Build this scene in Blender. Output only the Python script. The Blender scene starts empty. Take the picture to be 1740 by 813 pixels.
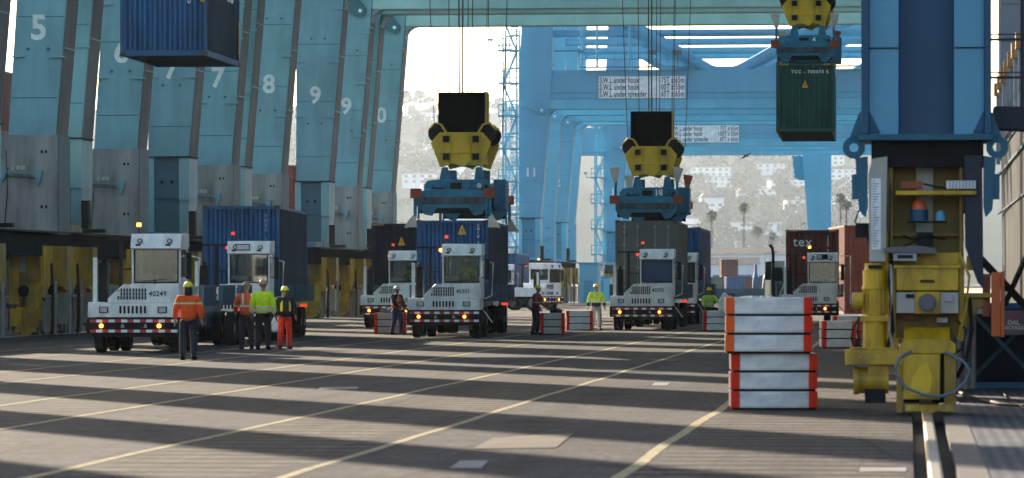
import bpy, bmesh, math, random
from mathutils import Vector, Matrix
random.seed(7)
sc = bpy.context.scene
COL = sc.collection
R = math.radians
# ------------------------------------------------------------------ camera, world, sun, exposure
EYE = 1.85
cam = bpy.data.cameras.new('camera'); camo = bpy.data.objects.new('camera', cam); COL.objects.link(camo)
camo.location = (0, 0, EYE); camo.rotation_euler = (R(90), 0, 0)
cam.sensor_width = 36; cam.lens = 36 * 7000 / 1740
cam.shift_y = 73.5 / 1740
cam.clip_start = 1; cam.clip_end = 9000
cam.dof.use_dof = True; cam.dof.focus_distance = 134; cam.dof.aperture_fstop = 4.0
sc.camera = camo
SUN_AZ = -25.0      # degrees from +Y towards +X, where the sun stands
SUN_EL = 21.0
world = bpy.data.worlds.new('World'); sc.world = world; world.use_nodes = True
wn = world.node_tree; bg = wn.nodes['Background']
sky = wn.nodes.new('ShaderNodeTexSky'); sky.sky_type = 'NISHITA'; sky.sun_disc = False
sky.sun_elevation = R(SUN_EL); sky.sun_rotation = R(SUN_AZ); sky.dust_density = 3.0; sky.air_density = 1.0; sky.ozone_density = 1.0
wn.links.new(sky.outputs[0], bg.inputs[0]); bg.inputs[1].default_value = 0.12
sl = bpy.data.lights.new('sun', 'SUN'); sl.energy = 5.0; sl.angle = R(0.6); sl.color = (1, 0.85, 0.66)
so = bpy.data.objects.new('sun', sl); COL.objects.link(so)
_d = Vector((math.sin(R(SUN_AZ)) * math.cos(R(SUN_EL)), math.cos(R(SUN_AZ)) * math.cos(R(SUN_EL)), math.sin(R(SUN_EL))))
so.rotation_euler = _d.to_track_quat('Z', 'Y').to_euler()
sc.view_settings.view_transform = 'Standard'; sc.view_settings.look = 'None'
sc.view_settings.exposure = 1.6; sc.view_settings.gamma = 1.0
sc.render.engine = 'CYCLES'
sc.cycles.use_denoising = True
sc.cycles.volume_bounces = 1; sc.cycles.max_bounces = 8; sc.cycles.transparent_max_bounces = 16
sc.cycles.volume_step_rate = 4.0
# ------------------------------------------------------------------ measuring helpers
FPX = 7000.0
QYAW = math.atan(675 / 7000)          # the quay runs 5.5 degrees right of the view
def PX(px, Y): return (px - 870) / FPX * Y
def PZ(py, Y): return EYE + (480 - py) * Y / FPX
def Q(u, v): return (u * math.sin(QYAW) + v * math.cos(QYAW), u * math.cos(QYAW) - v * math.sin(QYAW))
# ------------------------------------------------------------------ mesh builder
class MB:
    def __init__(s): s.v = []; s.f = []; s.m = []; s.mi = 0; s.X = None
    def mat(s, i): s.mi = i; return s
    def _av(s, p):
        p = Vector(p)
        if s.X is not None: p = s.X @ p
        s.v.append(p); return len(s.v) - 1
    def face(s, pts):
        s.f.append([s._av(p) for p in pts]); s.m.append(s.mi); return s
    def box(s, x0, x1, y0, y1, z0, z1):
        if x0 > x1: x0, x1 = x1, x0
        if y0 > y1: y0, y1 = y1, y0
        if z0 > z1: z0, z1 = z1, z0
        i = [s._av(p) for p in ((x0,y0,z0),(x1,y0,z0),(x1,y1,z0),(x0,y1,z0),(x0,y0,z1),(x1,y0,z1),(x1,y1,z1),(x0,y1,z1))]
        for q in ((0,3,2,1),(4,5,6,7),(0,1,5,4),(1,2,6,5),(2,3,7,6),(3,0,4,7)):
            s.f.append([i[k] for k in q]); s.m.append(s.mi)
        return s
    def obox(s, c, size, rot):   # oriented box: centre, size, euler
        keep = s.X; M = Matrix.Translation(c) @ rot.to_matrix().to_4x4() if hasattr(rot, 'to_matrix') else Matrix.Translation(c) @ rot
        s.X = M if keep is None else keep @ M
        a, b, c2 = size[0]/2, size[1]/2, size[2]/2
        s.box(-a, a, -b, b, -c2, c2); s.X = keep; return s
    def prism(s, poly, axis, a, b):
        """poly in the two remaining axes; axis 'x': (y,z), 'y': (x,z), 'z': (x,y)"""
        def P(p, t):
            if axis == 'x': return (t, p[0], p[1])
            if axis == 'y': return (p[0], t, p[1])
            return (p[0], p[1], t)
        n = len(poly)
        A = [s._av(P(p, a)) for p in poly]; B = [s._av(P(p, b)) for p in poly]
        s.f.append(A); s.m.append(s.mi); s.f.append(B[::-1]); s.m.append(s.mi)
        for i in range(n):
            j = (i + 1) % n
            s.f.append([A[i], B[i], B[j], A[j]]); s.m.append(s.mi)
        return s
    def bar(s, p0, p1, w, h=None):
        """rectangular bar between two points"""
        h = h or w
        p0 = Vector(p0); p1 = Vector(p1); d = p1 - p0; L = d.length
        if L < 1e-6: return s
        q = d.to_track_quat('Z', 'Y')
        M = Matrix.Translation((p0 + p1) / 2) @ q.to_matrix().to_4x4()
        keep = s.X; s.X = M if keep is None else keep @ M
        s.box(-w/2, w/2, -h/2, h/2, -L/2, L/2); s.X = keep; return s
    def tube(s, p0, p1, r0, r1=None, n=12, caps=True):
        r1 = r0 if r1 is None else r1
        p0 = Vector(p0); p1 = Vector(p1); d = p1 - p0
        if d.length < 1e-6: return s
        q = d.to_track_quat('Z', 'Y')
        A = []; B = []
        for k in range(n):
            a = 2 * math.pi * k / n
            o = q @ Vector((math.cos(a), math.sin(a), 0))
            A.append(s._av(p0 + o * r0)); B.append(s._av(p1 + o * r1))
        for k in range(n):
            j = (k + 1) % n
            s.f.append([A[k], A[j], B[j], B[k]]); s.m.append(s.mi)
        if caps:
            s.f.append(A[::-1]); s.m.append(s.mi); s.f.append(B); s.m.append(s.mi)
        return s
    def path(s, pts, r, n=8):
        pts = [Vector(p) for p in pts]
        rings = []
        for i, p in enumerate(pts):
            d = (pts[min(i+1, len(pts)-1)] - pts[max(i-1, 0)])
            q = d.to_track_quat('Z', 'Y')
            rr = r[i] if isinstance(r, (list, tuple)) else r
            rings.append([s._av(p + q @ Vector((math.cos(2*math.pi*k/n)*rr, math.sin(2*math.pi*k/n)*rr, 0))) for k in range(n)])
        for a, b in zip(rings, rings[1:]):
            for k in range(n):
                j = (k + 1) % n
                s.f.append([a[k], a[j], b[j], b[k]]); s.m.append(s.mi)
        s.f.append(rings[0][::-1]); s.m.append(s.mi); s.f.append(rings[-1]); s.m.append(s.mi)
        return s
    def ball(s, c, r, n=10, m=7, sz=1.0, z0=-1.0):
        c = Vector(c); rings = []
        for j in range(m + 1):
            t = -math.pi/2 + math.pi * j / m
            z = max(math.sin(t), z0); rr = math.cos(t)
            rings.append([s._av(c + Vector((math.cos(2*math.pi*k/n)*rr*r, math.sin(2*math.pi*k/n)*rr*r, z*r*sz))) for k in range(n)])
        for a, b in zip(rings, rings[1:]):
            for k in range(n):
                j = (k + 1) % n
                s.f.append([a[k], a[j], b[j], b[k]]); s.m.append(s.mi)
        return s
    def disc(s, c, axis, r, t, n=20):
        c = Vector(c); a = Vector(axis).normalized()
        return s.tube(c - a*t/2, c + a*t/2, r, n=n)
    def mesh(s, name, mats):
        me = bpy.data.meshes.new(name)
        me.from_pydata([tuple(p) for p in s.v], [], s.f)
        mats = mats if isinstance(mats, (list, tuple)) else [mats]
        for m in mats: me.materials.append(m)
        if len(mats) > 1: me.polygons.foreach_set('material_index', s.m)
        bm = bmesh.new(); bm.from_mesh(me)
        bmesh.ops.remove_doubles(bm, verts=bm.verts, dist=1e-5)
        bmesh.ops.recalc_face_normals(bm, faces=bm.faces)
        bm.to_mesh(me); bm.free()
        return me
    def build(s, name, mats, parent=None, bevel=0, smooth=False, label=None, loc=None):
        o = bpy.data.objects.new(name, s.mesh(name, mats)); COL.objects.link(o)
        if parent is not None: o.parent = parent
        if loc is not None: o.location = loc
        if bevel:
            b = o.modifiers.new('bevel', 'BEVEL'); b.width = bevel; b.segments = 2; b.limit_method = 'ANGLE'; b.angle_limit = R(40)
        if smooth:
            for p in o.data.polygons: p.use_smooth = True
        if label: o['label'] = label
        return o
def tag(o, label=None, cat=None, group=None, kind=None):
    if label: o['label'] = label
    if cat: o['category'] = cat
    if group: o['group'] = group
    if kind: o['kind'] = kind
    return o
def thing(name, label, cat, loc=(0, 0, 0), rz=0.0, group=None):
    o = bpy.data.objects.new(name, None); COL.objects.link(o)
    o.empty_display_size = 0.3
    o.location = loc; o.rotation_euler = (0, 0, rz)
    return tag(o, label, cat, group)
def add(name, me, parent, loc=(0,0,0), rot=(0,0,0), scale=None):
    o = bpy.data.objects.new(name, me); COL.objects.link(o); o.parent = parent
    o.location = loc; o.rotation_euler = rot
    if scale: o.scale = scale
    return o
def copy_tree(o, parent=None):
    c = o.copy(); COL.objects.link(c); c.parent = parent
    for ch in list(o.children): copy_tree(ch, c)
    return c
_dg = None
def text_mesh(body, size, mat, extrude=0.004, bold=0.0, align='CENTER', spacing=1.0, sx=1.0):
    cu = bpy.data.curves.new('lettering', 'FONT'); cu.body = body; cu.size = size
    cu.align_x = align; cu.align_y = 'CENTER'; cu.extrude = extrude; cu.offset = bold; cu.space_character = spacing
    cu.resolution_u = 3
    t = bpy.data.objects.new('tmp', cu); COL.objects.link(t)
    dg = bpy.context.evaluated_depsgraph_get(); dg.update()
    me = bpy.data.meshes.new_from_object(t.evaluated_get(dg))
    bpy.data.objects.remove(t); bpy.data.curves.remove(cu)
    me.materials.clear(); me.materials.append(mat)
    if sx != 1.0:
        for v in me.vertices: v.co.x *= sx
    return me
# ------------------------------------------------------------------ materials
def _nt(name):
    m = bpy.data.materials.new(name); m.use_nodes = True
    nt = m.node_tree; b = nt.nodes['Principled BSDF']
    return m, nt, b
def mat(name, col, rough=0.5, metal=0.0, var=0.18, scale=2.0, streak=0.25, dirt=None, dirt_amt=0.35, bump=0.0, spec=0.5, rust=0.0):
    """painted or worn surface: base colour broken by grime noise, downward streaks and rust flecks of their own shape"""
    m, nt, b = _nt(name); N = nt.nodes; L = nt.links
    tc = N.new('ShaderNodeTexCoord')
    mp = N.new('ShaderNodeMapping'); mp.inputs['Scale'].default_value = (scale, scale, scale * streak)
    L.new(tc.outputs['Object'], mp.inputs[0])
    n1 = N.new('ShaderNodeTexNoise'); n1.inputs['Scale'].default_value = 1.0; n1.inputs['Detail'].default_value = 6; n1.inputs['Roughness'].default_value = 0.65
    L.new(mp.outputs[0], n1.inputs['Vector'])
    r1 = N.new('ShaderNodeValToRGB'); r1.color_ramp.elements[0].position = 0.38; r1.color_ramp.elements[1].position = 0.68
    L.new(n1.outputs[0], r1.inputs[0])
    d = dirt or tuple(c * 0.55 + 0.02 for c in col)
    mx = N.new('ShaderNodeMix'); mx.data_type = 'RGBA'
    mx.inputs[6].default_value = (*col, 1); mx.inputs[7].default_value = (*d, 1)
    ml = N.new('ShaderNodeMath'); ml.operation = 'MULTIPLY'; ml.inputs[1].default_value = dirt_amt
    L.new(r1.outputs[0], ml.inputs[0]); L.new(ml.outputs[0], mx.inputs[0])
    out = mx.outputs[2]
    n2 = N.new('ShaderNodeTexNoise'); n2.inputs['Scale'].default_value = scale * 0.35; n2.inputs['Detail'].default_value = 3
    L.new(tc.outputs['Object'], n2.inputs['Vector'])
    hs = N.new('ShaderNodeHueSaturation')
    mr = N.new('ShaderNodeMapRange'); mr.inputs[3].default_value = 1 - var; mr.inputs[4].default_value = 1 + var
    mr.inputs[1].default_value = 0.3; mr.inputs[2].default_value = 0.7
    L.new(n2.outputs[0], mr.inputs[0]); L.new(mr.outputs[0], hs.inputs['Value']); L.new(out, hs.inputs['Color']); out = hs.outputs[0]
    if rust > 0:
        n3 = N.new('ShaderNodeTexNoise'); n3.inputs['Scale'].default_value = scale * 2.3; n3.inputs['Detail'].default_value = 8; n3.inputs['Roughness'].default_value = 0.75
        L.new(mp.outputs[0], n3.inputs['Vector']); 
        r3 = N.new('ShaderNodeValToRGB'); r3.color_ramp.elements[0].position = 0.72 - rust * 0.25; r3.color_ramp.elements[1].position = 0.76 - rust * 0.2
        L.new(n3.outputs[0], r3.inputs[0])
        m3 = N.new('ShaderNodeMix'); m3.data_type = 'RGBA'; m3.inputs[7].default_value = (0.09, 0.045, 0.025, 1)
        L.new(r3.outputs[0], m3.inputs[0]); L.new(out, m3.inputs[6]); out = m3.outputs[2]
    L.new(out, b.inputs['Base Color'])
    rr = N.new('ShaderNodeMapRange'); rr.inputs[3].default_value = max(0.05, rough - 0.1); rr.inputs[4].default_value = min(1, rough + 0.15)
    L.new(n1.outputs[0], rr.inputs[0]); L.new(rr.outputs[0], b.inputs['Roughness'])
    b.inputs['Metallic'].default_value = metal
    b.inputs['Specular IOR Level'].default_value = spec
    if bump:
        bp = N.new('ShaderNodeBump'); bp.inputs['Strength'].default_value = bump; bp.inputs['Distance'].default_value = 0.02
        L.new(n1.outputs[0], bp.inputs['Height']); L.new(bp.outputs[0], b.inputs['Normal'])
    return m
def emat(name, col, e=4.0):
    m, nt, b = _nt(name)
    b.inputs['Base Color'].default_value = (*col, 1); b.inputs['Emission Color'].default_value = (*col, 1)
    b.inputs['Emission Strength'].default_value = e; b.inputs['Roughness'].default_value = 0.3
    return m
def glassmat(name, tint=(0.72, 0.80, 0.78), gl=0.04):
    m, nt, b = _nt(name); N = nt.nodes; L = nt.links
    out = N['Material Output']; N.remove(b)
    t = N.new('ShaderNodeBsdfTransparent'); t.inputs[0].default_value = (*tint, 1)
    g = N.new('ShaderNodeBsdfGlossy'); g.inputs['Roughness'].default_value = 0.04
    lw = N.new('ShaderNodeFresnel'); lw.inputs[0].default_value = 1.5
    ad = N.new('ShaderNodeMath'); ad.operation = 'ADD'; ad.inputs[1].default_value = gl; ad.use_clamp = True
    L.new(lw.outputs[0], ad.inputs[0])
    mx = N.new('ShaderNodeMixShader'); L.new(ad.outputs[0], mx.inputs[0]); L.new(t.outputs[0], mx.inputs[1]); L.new(g.outputs[0], mx.inputs[2])
    L.new(mx.outputs[0], out.inputs[0])
    return m
M = {}
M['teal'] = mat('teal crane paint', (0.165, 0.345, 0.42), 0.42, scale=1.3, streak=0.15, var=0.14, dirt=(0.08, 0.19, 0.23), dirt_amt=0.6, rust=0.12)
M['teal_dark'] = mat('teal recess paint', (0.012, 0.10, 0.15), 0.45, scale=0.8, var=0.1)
M['sillgrey'] = mat('weathered grey steel', (0.33, 0.315, 0.31), 0.6, scale=1.6, streak=0.12, var=0.12, dirt=(0.08, 0.075, 0.075), dirt_amt=0.7, rust=0.18)
M['edgegrey'] = mat('mid grey coat', (0.135, 0.13, 0.135), 0.6, scale=1.2, streak=0.1)
M['blue'] = mat('blue crane paint', (0.125, 0.385, 0.57), 0.45, scale=0.6, streak=0.2, var=0.08, dirt_amt=0.25)
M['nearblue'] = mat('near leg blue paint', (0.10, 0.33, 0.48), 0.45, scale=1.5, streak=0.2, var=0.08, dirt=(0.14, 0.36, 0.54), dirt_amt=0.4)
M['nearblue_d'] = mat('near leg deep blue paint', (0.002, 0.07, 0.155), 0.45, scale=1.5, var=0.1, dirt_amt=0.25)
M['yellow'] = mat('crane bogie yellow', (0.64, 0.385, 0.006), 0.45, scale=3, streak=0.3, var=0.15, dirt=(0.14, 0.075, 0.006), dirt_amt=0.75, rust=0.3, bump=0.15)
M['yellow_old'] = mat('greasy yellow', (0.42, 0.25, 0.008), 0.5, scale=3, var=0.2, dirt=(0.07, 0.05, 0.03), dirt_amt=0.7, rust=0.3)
M['cream'] = mat('cream painted steel', (0.44, 0.43, 0.37), 0.5, scale=3, dirt_amt=0.5)
M['black'] = mat('black steel', (0.006, 0.006, 0.007), 0.6, scale=4, dirt=(0.03, 0.028, 0.026), dirt_amt=0.5, spec=0.2)
M['rubber'] = mat('tyre rubber', (0.007, 0.007, 0.0075), 0.85, scale=6, dirt=(0.022, 0.02, 0.018), dirt_amt=0.5, spec=0.2)
M['rim'] = mat('wheel rim steel', (0.30, 0.29, 0.28), 0.5, scale=8, dirt=(0.06, 0.05, 0.04), dirt_amt=0.6)
M['white'] = mat('white vehicle paint', (0.92, 0.90, 0.88), 0.35, scale=3, streak=0.4, var=0.08, dirt=(0.34, 0.32, 0.29), dirt_amt=0.5)
M['white2'] = mat('white marking paint', (0.88, 0.88, 0.88), 0.6, scale=6, dirt_amt=0.3)
M['darktext'] = mat('dark lettering', (0.03, 0.04, 0.07), 0.6, scale=6)
M['red'] = mat('red reflective tape', (0.55, 0.03, 0.03), 0.4, scale=8)
M['binred'] = mat('orange red edge paint', (0.85, 0.035, 0.008), 0.55, spec=0.2, scale=5, var=0.15, dirt=(0.4, 0.02, 0.01), dirt_amt=0.4)
M['binorange'] = mat('orange edge paint', (0.95, 0.14, 0.012), 0.55, spec=0.2, scale=5, var=0.12, dirt_amt=0.3)
M['galv'] = mat('galvanised sheet steel', (0.74, 0.75, 0.78), 0.36, metal=0.45, scale=2.2, streak=2.5, var=0.22, dirt=(0.34, 0.36, 0.40), dirt_amt=0.7, bump=0.3)
M['galv_old'] = mat('dull galvanised steel', (0.52, 0.49, 0.45), 0.5, metal=0.25, scale=3, var=0.2, dirt_amt=0.5, bump=0.3)
M['cblue'] = mat('blue container paint', (0.001, 0.085, 0.25), 0.45, scale=1.6, streak=0.25, var=0.25, dirt=(0.004, 0.045, 0.11), dirt_amt=0.7, rust=0.25)
M['cblue_side'] = mat('shaded blue container side', (0.040, 0.055, 0.078), 0.8, spec=0.12, scale=1.6, streak=0.2, var=0.25, dirt=(0.075, 0.08, 0.085), dirt_amt=0.6, rust=0.2)  # backlit sides of the blue boxes, their shade put into the colour
M['cnavy'] = mat('navy container paint', (0.010, 0.014, 0.034), 0.7, spec=0.2, scale=1.6, var=0.15)
M['cgreen'] = mat('green container paint', (0.004, 0.085, 0.065), 0.45, scale=1.6, streak=0.2, var=0.25, dirt=(0.006, 0.03, 0.035), dirt_amt=0.6)
M['cgrey'] = mat('grey container paint', (0.11, 0.12, 0.115), 0.5, scale=1.6, var=0.12, dirt_amt=0.5, rust=0.1)
M['cbrown'] = mat('brown container paint', (0.14, 0.022, 0.016), 0.5, scale=1.6, var=0.15)
M['cred'] = mat('red container paint', (0.20, 0.022, 0.014), 0.5, scale=1.6, var=0.15)
M['cframe_rust'] = mat('rusty frame rail', (0.06, 0.045, 0.03), 0.7, scale=4, dirt=(0.03, 0.03, 0.03))
M['cartblue'] = mat('teal trailer paint', (0.025, 0.10, 0.15), 0.5, scale=2, dirt=(0.01, 0.03, 0.045), dirt_amt=0.5, rust=0.2)
M['sprblue'] = mat('scuffed spreader blue', (0.006, 0.18, 0.32), 0.5, scale=2.5, streak=0.8, var=0.25, dirt=(0.006, 0.035, 0.055), dirt_amt=0.65, rust=0.35)
M['sprdirty'] = mat('scraped spreader steel', (0.04, 0.09, 0.12), 0.5, scale=4, var=0.3, dirt=(0.018, 0.012, 0.010), dirt_amt=0.85, rust=0.6)
M['orange'] = mat('orange paint', (0.80, 0.13, 0.02), 0.45, scale=4)
M['rustorange'] = mat('scuffed orange steel', (0.28, 0.05, 0.015), 0.55, scale=5, rust=0.3)
M['steel'] = mat('worn steel', (0.33, 0.33, 0.33), 0.45, metal=0.5, scale=5)
M['glass'] = glassmat('cab glass')
M['glass_sky'] = glassmat('sky reflecting cab glass', (0.75, 0.82, 0.80), 0.34)
M['glass_blue'] = glassmat('cab glass with painted blue reflection', (0.10, 0.28, 0.52), 0.06)  # blue reflection put into the glass as tint and a diffuse layer
def _painted_reflection():
    nt = M['glass_blue'].node_tree; N = nt.nodes; L = nt.links; out = N['Material Output']; src = out.inputs[0].links[0].from_socket
    d = N.new('ShaderNodeBsdfDiffuse'); d.inputs[0].default_value = (0.006, 0.11, 0.30, 1); mx = N.new('ShaderNodeMixShader'); mx.inputs[0].default_value = 0.55
    L.new(src, mx.inputs[1]); L.new(d.outputs[0], mx.inputs[2]); L.new(mx.outputs[0], out.inputs[0])
_painted_reflection()
M['amber'] = emat('lit amber lamp', (1.0, 0.28, 0.03), 3.0)
M['redlamp'] = emat('red lamp lens', (0.75, 0.06, 0.02), 0.35)
M['lens'] = mat('lamp lens', (0.55, 0.58, 0.60), 0.15, scale=8)
M['lightpanel'] = mat('white louvred lens', (0.75, 0.75, 0.75), 0.3, scale=8, dirt_amt=0.2)
M['warn'] = mat('yellow warning sticker', (0.75, 0.38, 0.02), 0.5, scale=8)
M['seat'] = mat('cab seat fabric', (0.03, 0.03, 0.035), 0.8)
M['cable'] = mat('grey cable sheath', (0.12, 0.16, 0.22), 0.6)
M['rope'] = mat('wire rope', (0.05, 0.045, 0.04), 0.6)
M['hull'] = mat('grey hull with painted light streaks', (0.15, 0.15, 0.145), 1.0, spec=0.0, scale=0.8, streak=0.1, var=0.12, dirt=(0.06, 0.058, 0.055), dirt_amt=0.6)  # pale and dark streaks stand in for sunlight striping the hull
M['shipgrey'] = mat('pale ship structure', (0.20, 0.22, 0.25), 1.0, spec=0.0, scale=0.3)
M['pink'] = mat('faded pink panel', (0.35, 0.12, 0.20), 0.5)
M['cageblue'] = mat('cage tube blue', (0.004, 0.12, 0.30), 0.45)
M['cagedark'] = mat('dark blue cage infill', (0.004, 0.022, 0.045), 0.7)
# ------------------------------------------------------------------ the setting: ground, rail trench, water, hills
class NX:
    """small expression helper over shader math nodes"""
    def __init__(s, nt): s.nt = nt
    def m(s, op, a, b=None, c=None):
        n = s.nt.nodes.new('ShaderNodeMath'); n.operation = op
        for i, x in enumerate((a, b, c)):
            if x is None: continue
            if isinstance(x, (int, float)): n.inputs[i].default_value = x
            else: s.nt.links.new(x, n.inputs[i])
        return n.outputs[0]
    def band(s, x, a, b, soft=0.05):
        p = s.m('SMOOTHSTEP', 0, 1, x) if False else None
        n = s.nt.nodes.new('ShaderNodeMapRange'); n.interpolation_type = 'SMOOTHSTEP'
        n.inputs[1].default_value = a - soft; n.inputs[2].default_value = a + soft; s.nt.links.new(x, n.inputs[0])
        k = s.nt.nodes.new('ShaderNodeMapRange'); k.interpolation_type = 'SMOOTHSTEP'
        k.inputs[1].default_value = b - soft; k.inputs[2].default_value = b + soft; k.inputs[3].default_value = 1; k.inputs[4].default_value = 0
        s.nt.links.new(x, k.inputs[0])
        return s.m('MULTIPLY', n.outputs[0], k.outputs[0])
    def noise(s, vec, scale, detail=4, rough=0.6):
        n = s.nt.nodes.new('ShaderNodeTexNoise'); n.inputs['Scale'].default_value = scale
        n.inputs['Detail'].default_value = detail; n.inputs['Roughness'].default_value = rough
        if vec is not None: s.nt.links.new(vec, n.inputs['Vector'])
        return n.outputs[0]
    def rng(s, x, a, b, c, d):
        n = s.nt.nodes.new('ShaderNodeMapRange')
        for i, k in enumerate((a, b, c, d)): n.inputs[i + 1].default_value = k
        s.nt.links.new(x, n.inputs[0]); return n.outputs[0]
    def mix(s, f, a, b):
        n = s.nt.nodes.new('ShaderNodeMix'); n.data_type = 'RGBA'
        if isinstance(f, (int, float)): n.inputs[0].default_value = f
        else: s.nt.links.new(f, n.inputs[0])
        for i, x in ((6, a), (7, b)):
            if isinstance(x, tuple): n.inputs[i].default_value = (*x, 1)
            else: s.nt.links.new(x, n.inputs[i])
        return n.outputs[2]
def ground_mat():
    m, nt, b = _nt('wharf concrete and asphalt'); x = NX(nt); N = nt.nodes; L = nt.links
    tc = N.new('ShaderNodeTexCoord'); ob = tc.outputs['Object']
    sp = N.new('ShaderNodeSeparateXYZ'); L.new(ob, sp.inputs[0]); V = sp.outputs[0]; U = sp.outputs[1]
    big = x.noise(ob, 0.12, 5, 0.6); mid = x.noise(ob, 1.1, 5, 0.65); fine = x.noise(ob, 7.0, 6, 0.8)
    wob = x.noise(ob, 0.25, 2)
    Vw = x.m('ADD', V, x.rng(wob, 0.3, 0.7, -0.25, 0.25))
    lanes = None
    for a, c in ((-2.7, -0.05), (-8.2, -6.0), (-13.5, -11.5), (-18.5, -16.6), (-24, -21.5)):
        q = x.band(Vw, a, c, 0.12)
        lanes = q if lanes is None else x.m('MAXIMUM', lanes, q)
    # pale and dark cross ribs in the wheel lanes, in colour and bump
    mp = N.new('ShaderNodeMapping'); mp.inputs['Scale'].default_value = (0.12, 1.0, 1.0); L.new(ob, mp.inputs[0])
    nz = x.noise(mp.outputs[0], 0.35, 2)
    ph = x.m('ADD', x.m('MULTIPLY', U, 2 * math.pi / 1.0), x.m('MULTIPLY', nz, 3.0))
    rib = x.rng(x.m('SINE', ph), -0.75, 0.75, 0.0, 1.0)
    rib2 = x.m('MULTIPLY', rib, x.rng(x.noise(mp.outputs[0], 3.5, 3), 0.3, 0.7, 0.45, 1.0))
    base = x.mix(x.rng(big, 0.35, 0.65, 0.0, 1.0), (0.0446, 0.0448, 0.0492), (0.0696, 0.0667, 0.0686))
    base = x.mix(x.rng(mid, 0.45, 0.75, 0.0, 0.55), base, (0.0267, 0.0263, 0.0290))
    agg = x.rng(fine, 0.50, 0.62, 0.0, 1.0)
    base = x.mix(agg, base, (0.1025, 0.0948, 0.0896))
    conc = x.mix(rib2, (0.0312, 0.0289, 0.0281), (0.1605, 0.1386, 0.1187))
    conc = x.mix(x.rng(mid, 0.4, 0.75, 0.0, 0.5), conc, (0.0446, 0.0413, 0.0395))
    col = x.mix(x.m('MULTIPLY', lanes, x.rng(big, 0.35, 0.6, 0.55, 0.9)), base, conc)
    # coarse drawn-out grain in the driving direction
    mg = N.new('ShaderNodeMapping'); mg.inputs['Scale'].default_value = (11.0, 1.3, 1.0); L.new(ob, mg.inputs[0])
    gr = x.noise(mg.outputs[0], 1.0, 4, 0.75)
    gmask = x.rng(x.noise(ob, 0.35, 4, 0.6), 0.38, 0.66, 0.25, 1.0)
    col = x.mix(x.m('MULTIPLY', gmask, x.rng(gr, 0.48, 0.64, 0.0, 0.34)), col, (0.1505, 0.1324, 0.1155))
    col = x.mix(x.m('MULTIPLY', gmask, x.rng(gr, 0.50, 0.38, 0.0, 0.40)), col, (0.0221, 0.0212, 0.0224))
    # tyre scuffs along the quay and oil stains
    mp2 = N.new('ShaderNodeMapping'); mp2.inputs['Scale'].default_value = (2.2, 0.05, 1.0); L.new(ob, mp2.inputs[0])
    sc1 = x.rng(x.noise(mp2.outputs[0], 1.0, 5, 0.7), 0.52, 0.72, 0.0, 0.55)
    col = x.mix(sc1, col, (0.0214, 0.0211, 0.0220))
    oil = x.rng(x.noise(ob, 0.45, 4, 0.55), 0.62, 0.70, 0.0, 0.55)
    col = x.mix(oil, col, (0.0133, 0.0132, 0.0140))
    # darker tracks where tractors brake and turn, and hairline cracks
    mt2 = N.new('ShaderNodeMapping'); mt2.inputs['Scale'].default_value = (0.9, 0.02, 1.0); L.new(ob, mt2.inputs[0])
    col = x.mix(x.rng(x.noise(mt2.outputs[0], 1.0, 3, 0.6), 0.5, 0.62, 0.0, 0.45), col, (0.0405, 0.0370, 0.0361))
    vo = N.new('ShaderNodeTexVoronoi'); vo.feature = 'DISTANCE_TO_EDGE'; vo.inputs['Scale'].default_value = 0.22; L.new(ob, vo.inputs['Vector'])
    col = x.mix(x.rng(vo.outputs[0], 0.0, 0.012, 0.7, 0.0), col, (0.0180, 0.0172, 0.0164))
    L.new(col, b.inputs['Base Color'])
    L.new(x.rng(mid, 0.3, 0.75, 0.85, 1.0), b.inputs['Roughness'])
    b.inputs['Specular IOR Level'].default_value = 0.06
    h = x.m('ADD', x.m('MULTIPLY', fine, 0.35), x.m('MULTIPLY', x.m('MULTIPLY', rib, lanes), 0.8))
    h = x.m('ADD', h, x.m('MULTIPLY', mid, 0.4))
    bp = N.new('ShaderNodeBump'); bp.inputs['Strength'].default_value = 0.8; bp.inputs['Distance'].default_value = 0.04
    L.new(h, bp.inputs['Height']); L.new(bp.outputs[0], b.inputs['Normal'])
    return m
M['ground'] = ground_mat()
def checker_mat():
    m, nt, b = _nt('chequer plate deck'); x = NX(nt); N = nt.nodes; L = nt.links
    tc = N.new('ShaderNodeTexCoord'); ob = tc.outputs['Object']
    mp = N.new('ShaderNodeMapping'); mp.inputs['Rotation'].default_value = (0, 0, R(45)); mp.inputs['Scale'].default_value = (1, 1, 1); L.new(ob, mp.inputs[0])
    ck = N.new('ShaderNodeTexChecker'); ck.inputs['Scale'].default_value = 9.0; L.new(mp.outputs[0], ck.inputs[0])
    n = x.noise(ob, 1.2, 5)
    ckf = x.m('MULTIPLY', ck.outputs[1], x.rng(n, 0.35, 0.65, 0.2, 0.9))
    col = x.mix(ckf, (0.025, 0.032, 0.045), (0.10, 0.11, 0.13)); L.new(col, b.inputs['Base Color'])
    b.inputs['Roughness'].default_value = 0.8; b.inputs['Specular IOR Level'].default_value = 0.15
    bp = N.new('ShaderNodeBump'); bp.inputs['Strength'].default_value = 0.6; bp.inputs['Distance'].default_value = 0.02
    L.new(ckf, bp.inputs['Height']); L.new(bp.outputs[0], b.inputs['Normal'])
    return m
M['checker'] = checker_mat()
M['dirt'] = mat('trench dirt', (0.022, 0.018, 0.014), 0.9, scale=7, streak=1, var=0.3, dirt=(0.10, 0.08, 0.05), dirt_amt=0.6, bump=0.8)
M['rail'] = mat('polished rail head', (0.40, 0.36, 0.30), 0.38, metal=0.35, scale=4, streak=1, var=0.1)
M['plate'] = mat('concrete rail kerb', (0.13, 0.12, 0.11), 0.9, scale=4, streak=1, var=0.12, spec=0.1)
M['line'] = None
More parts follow.
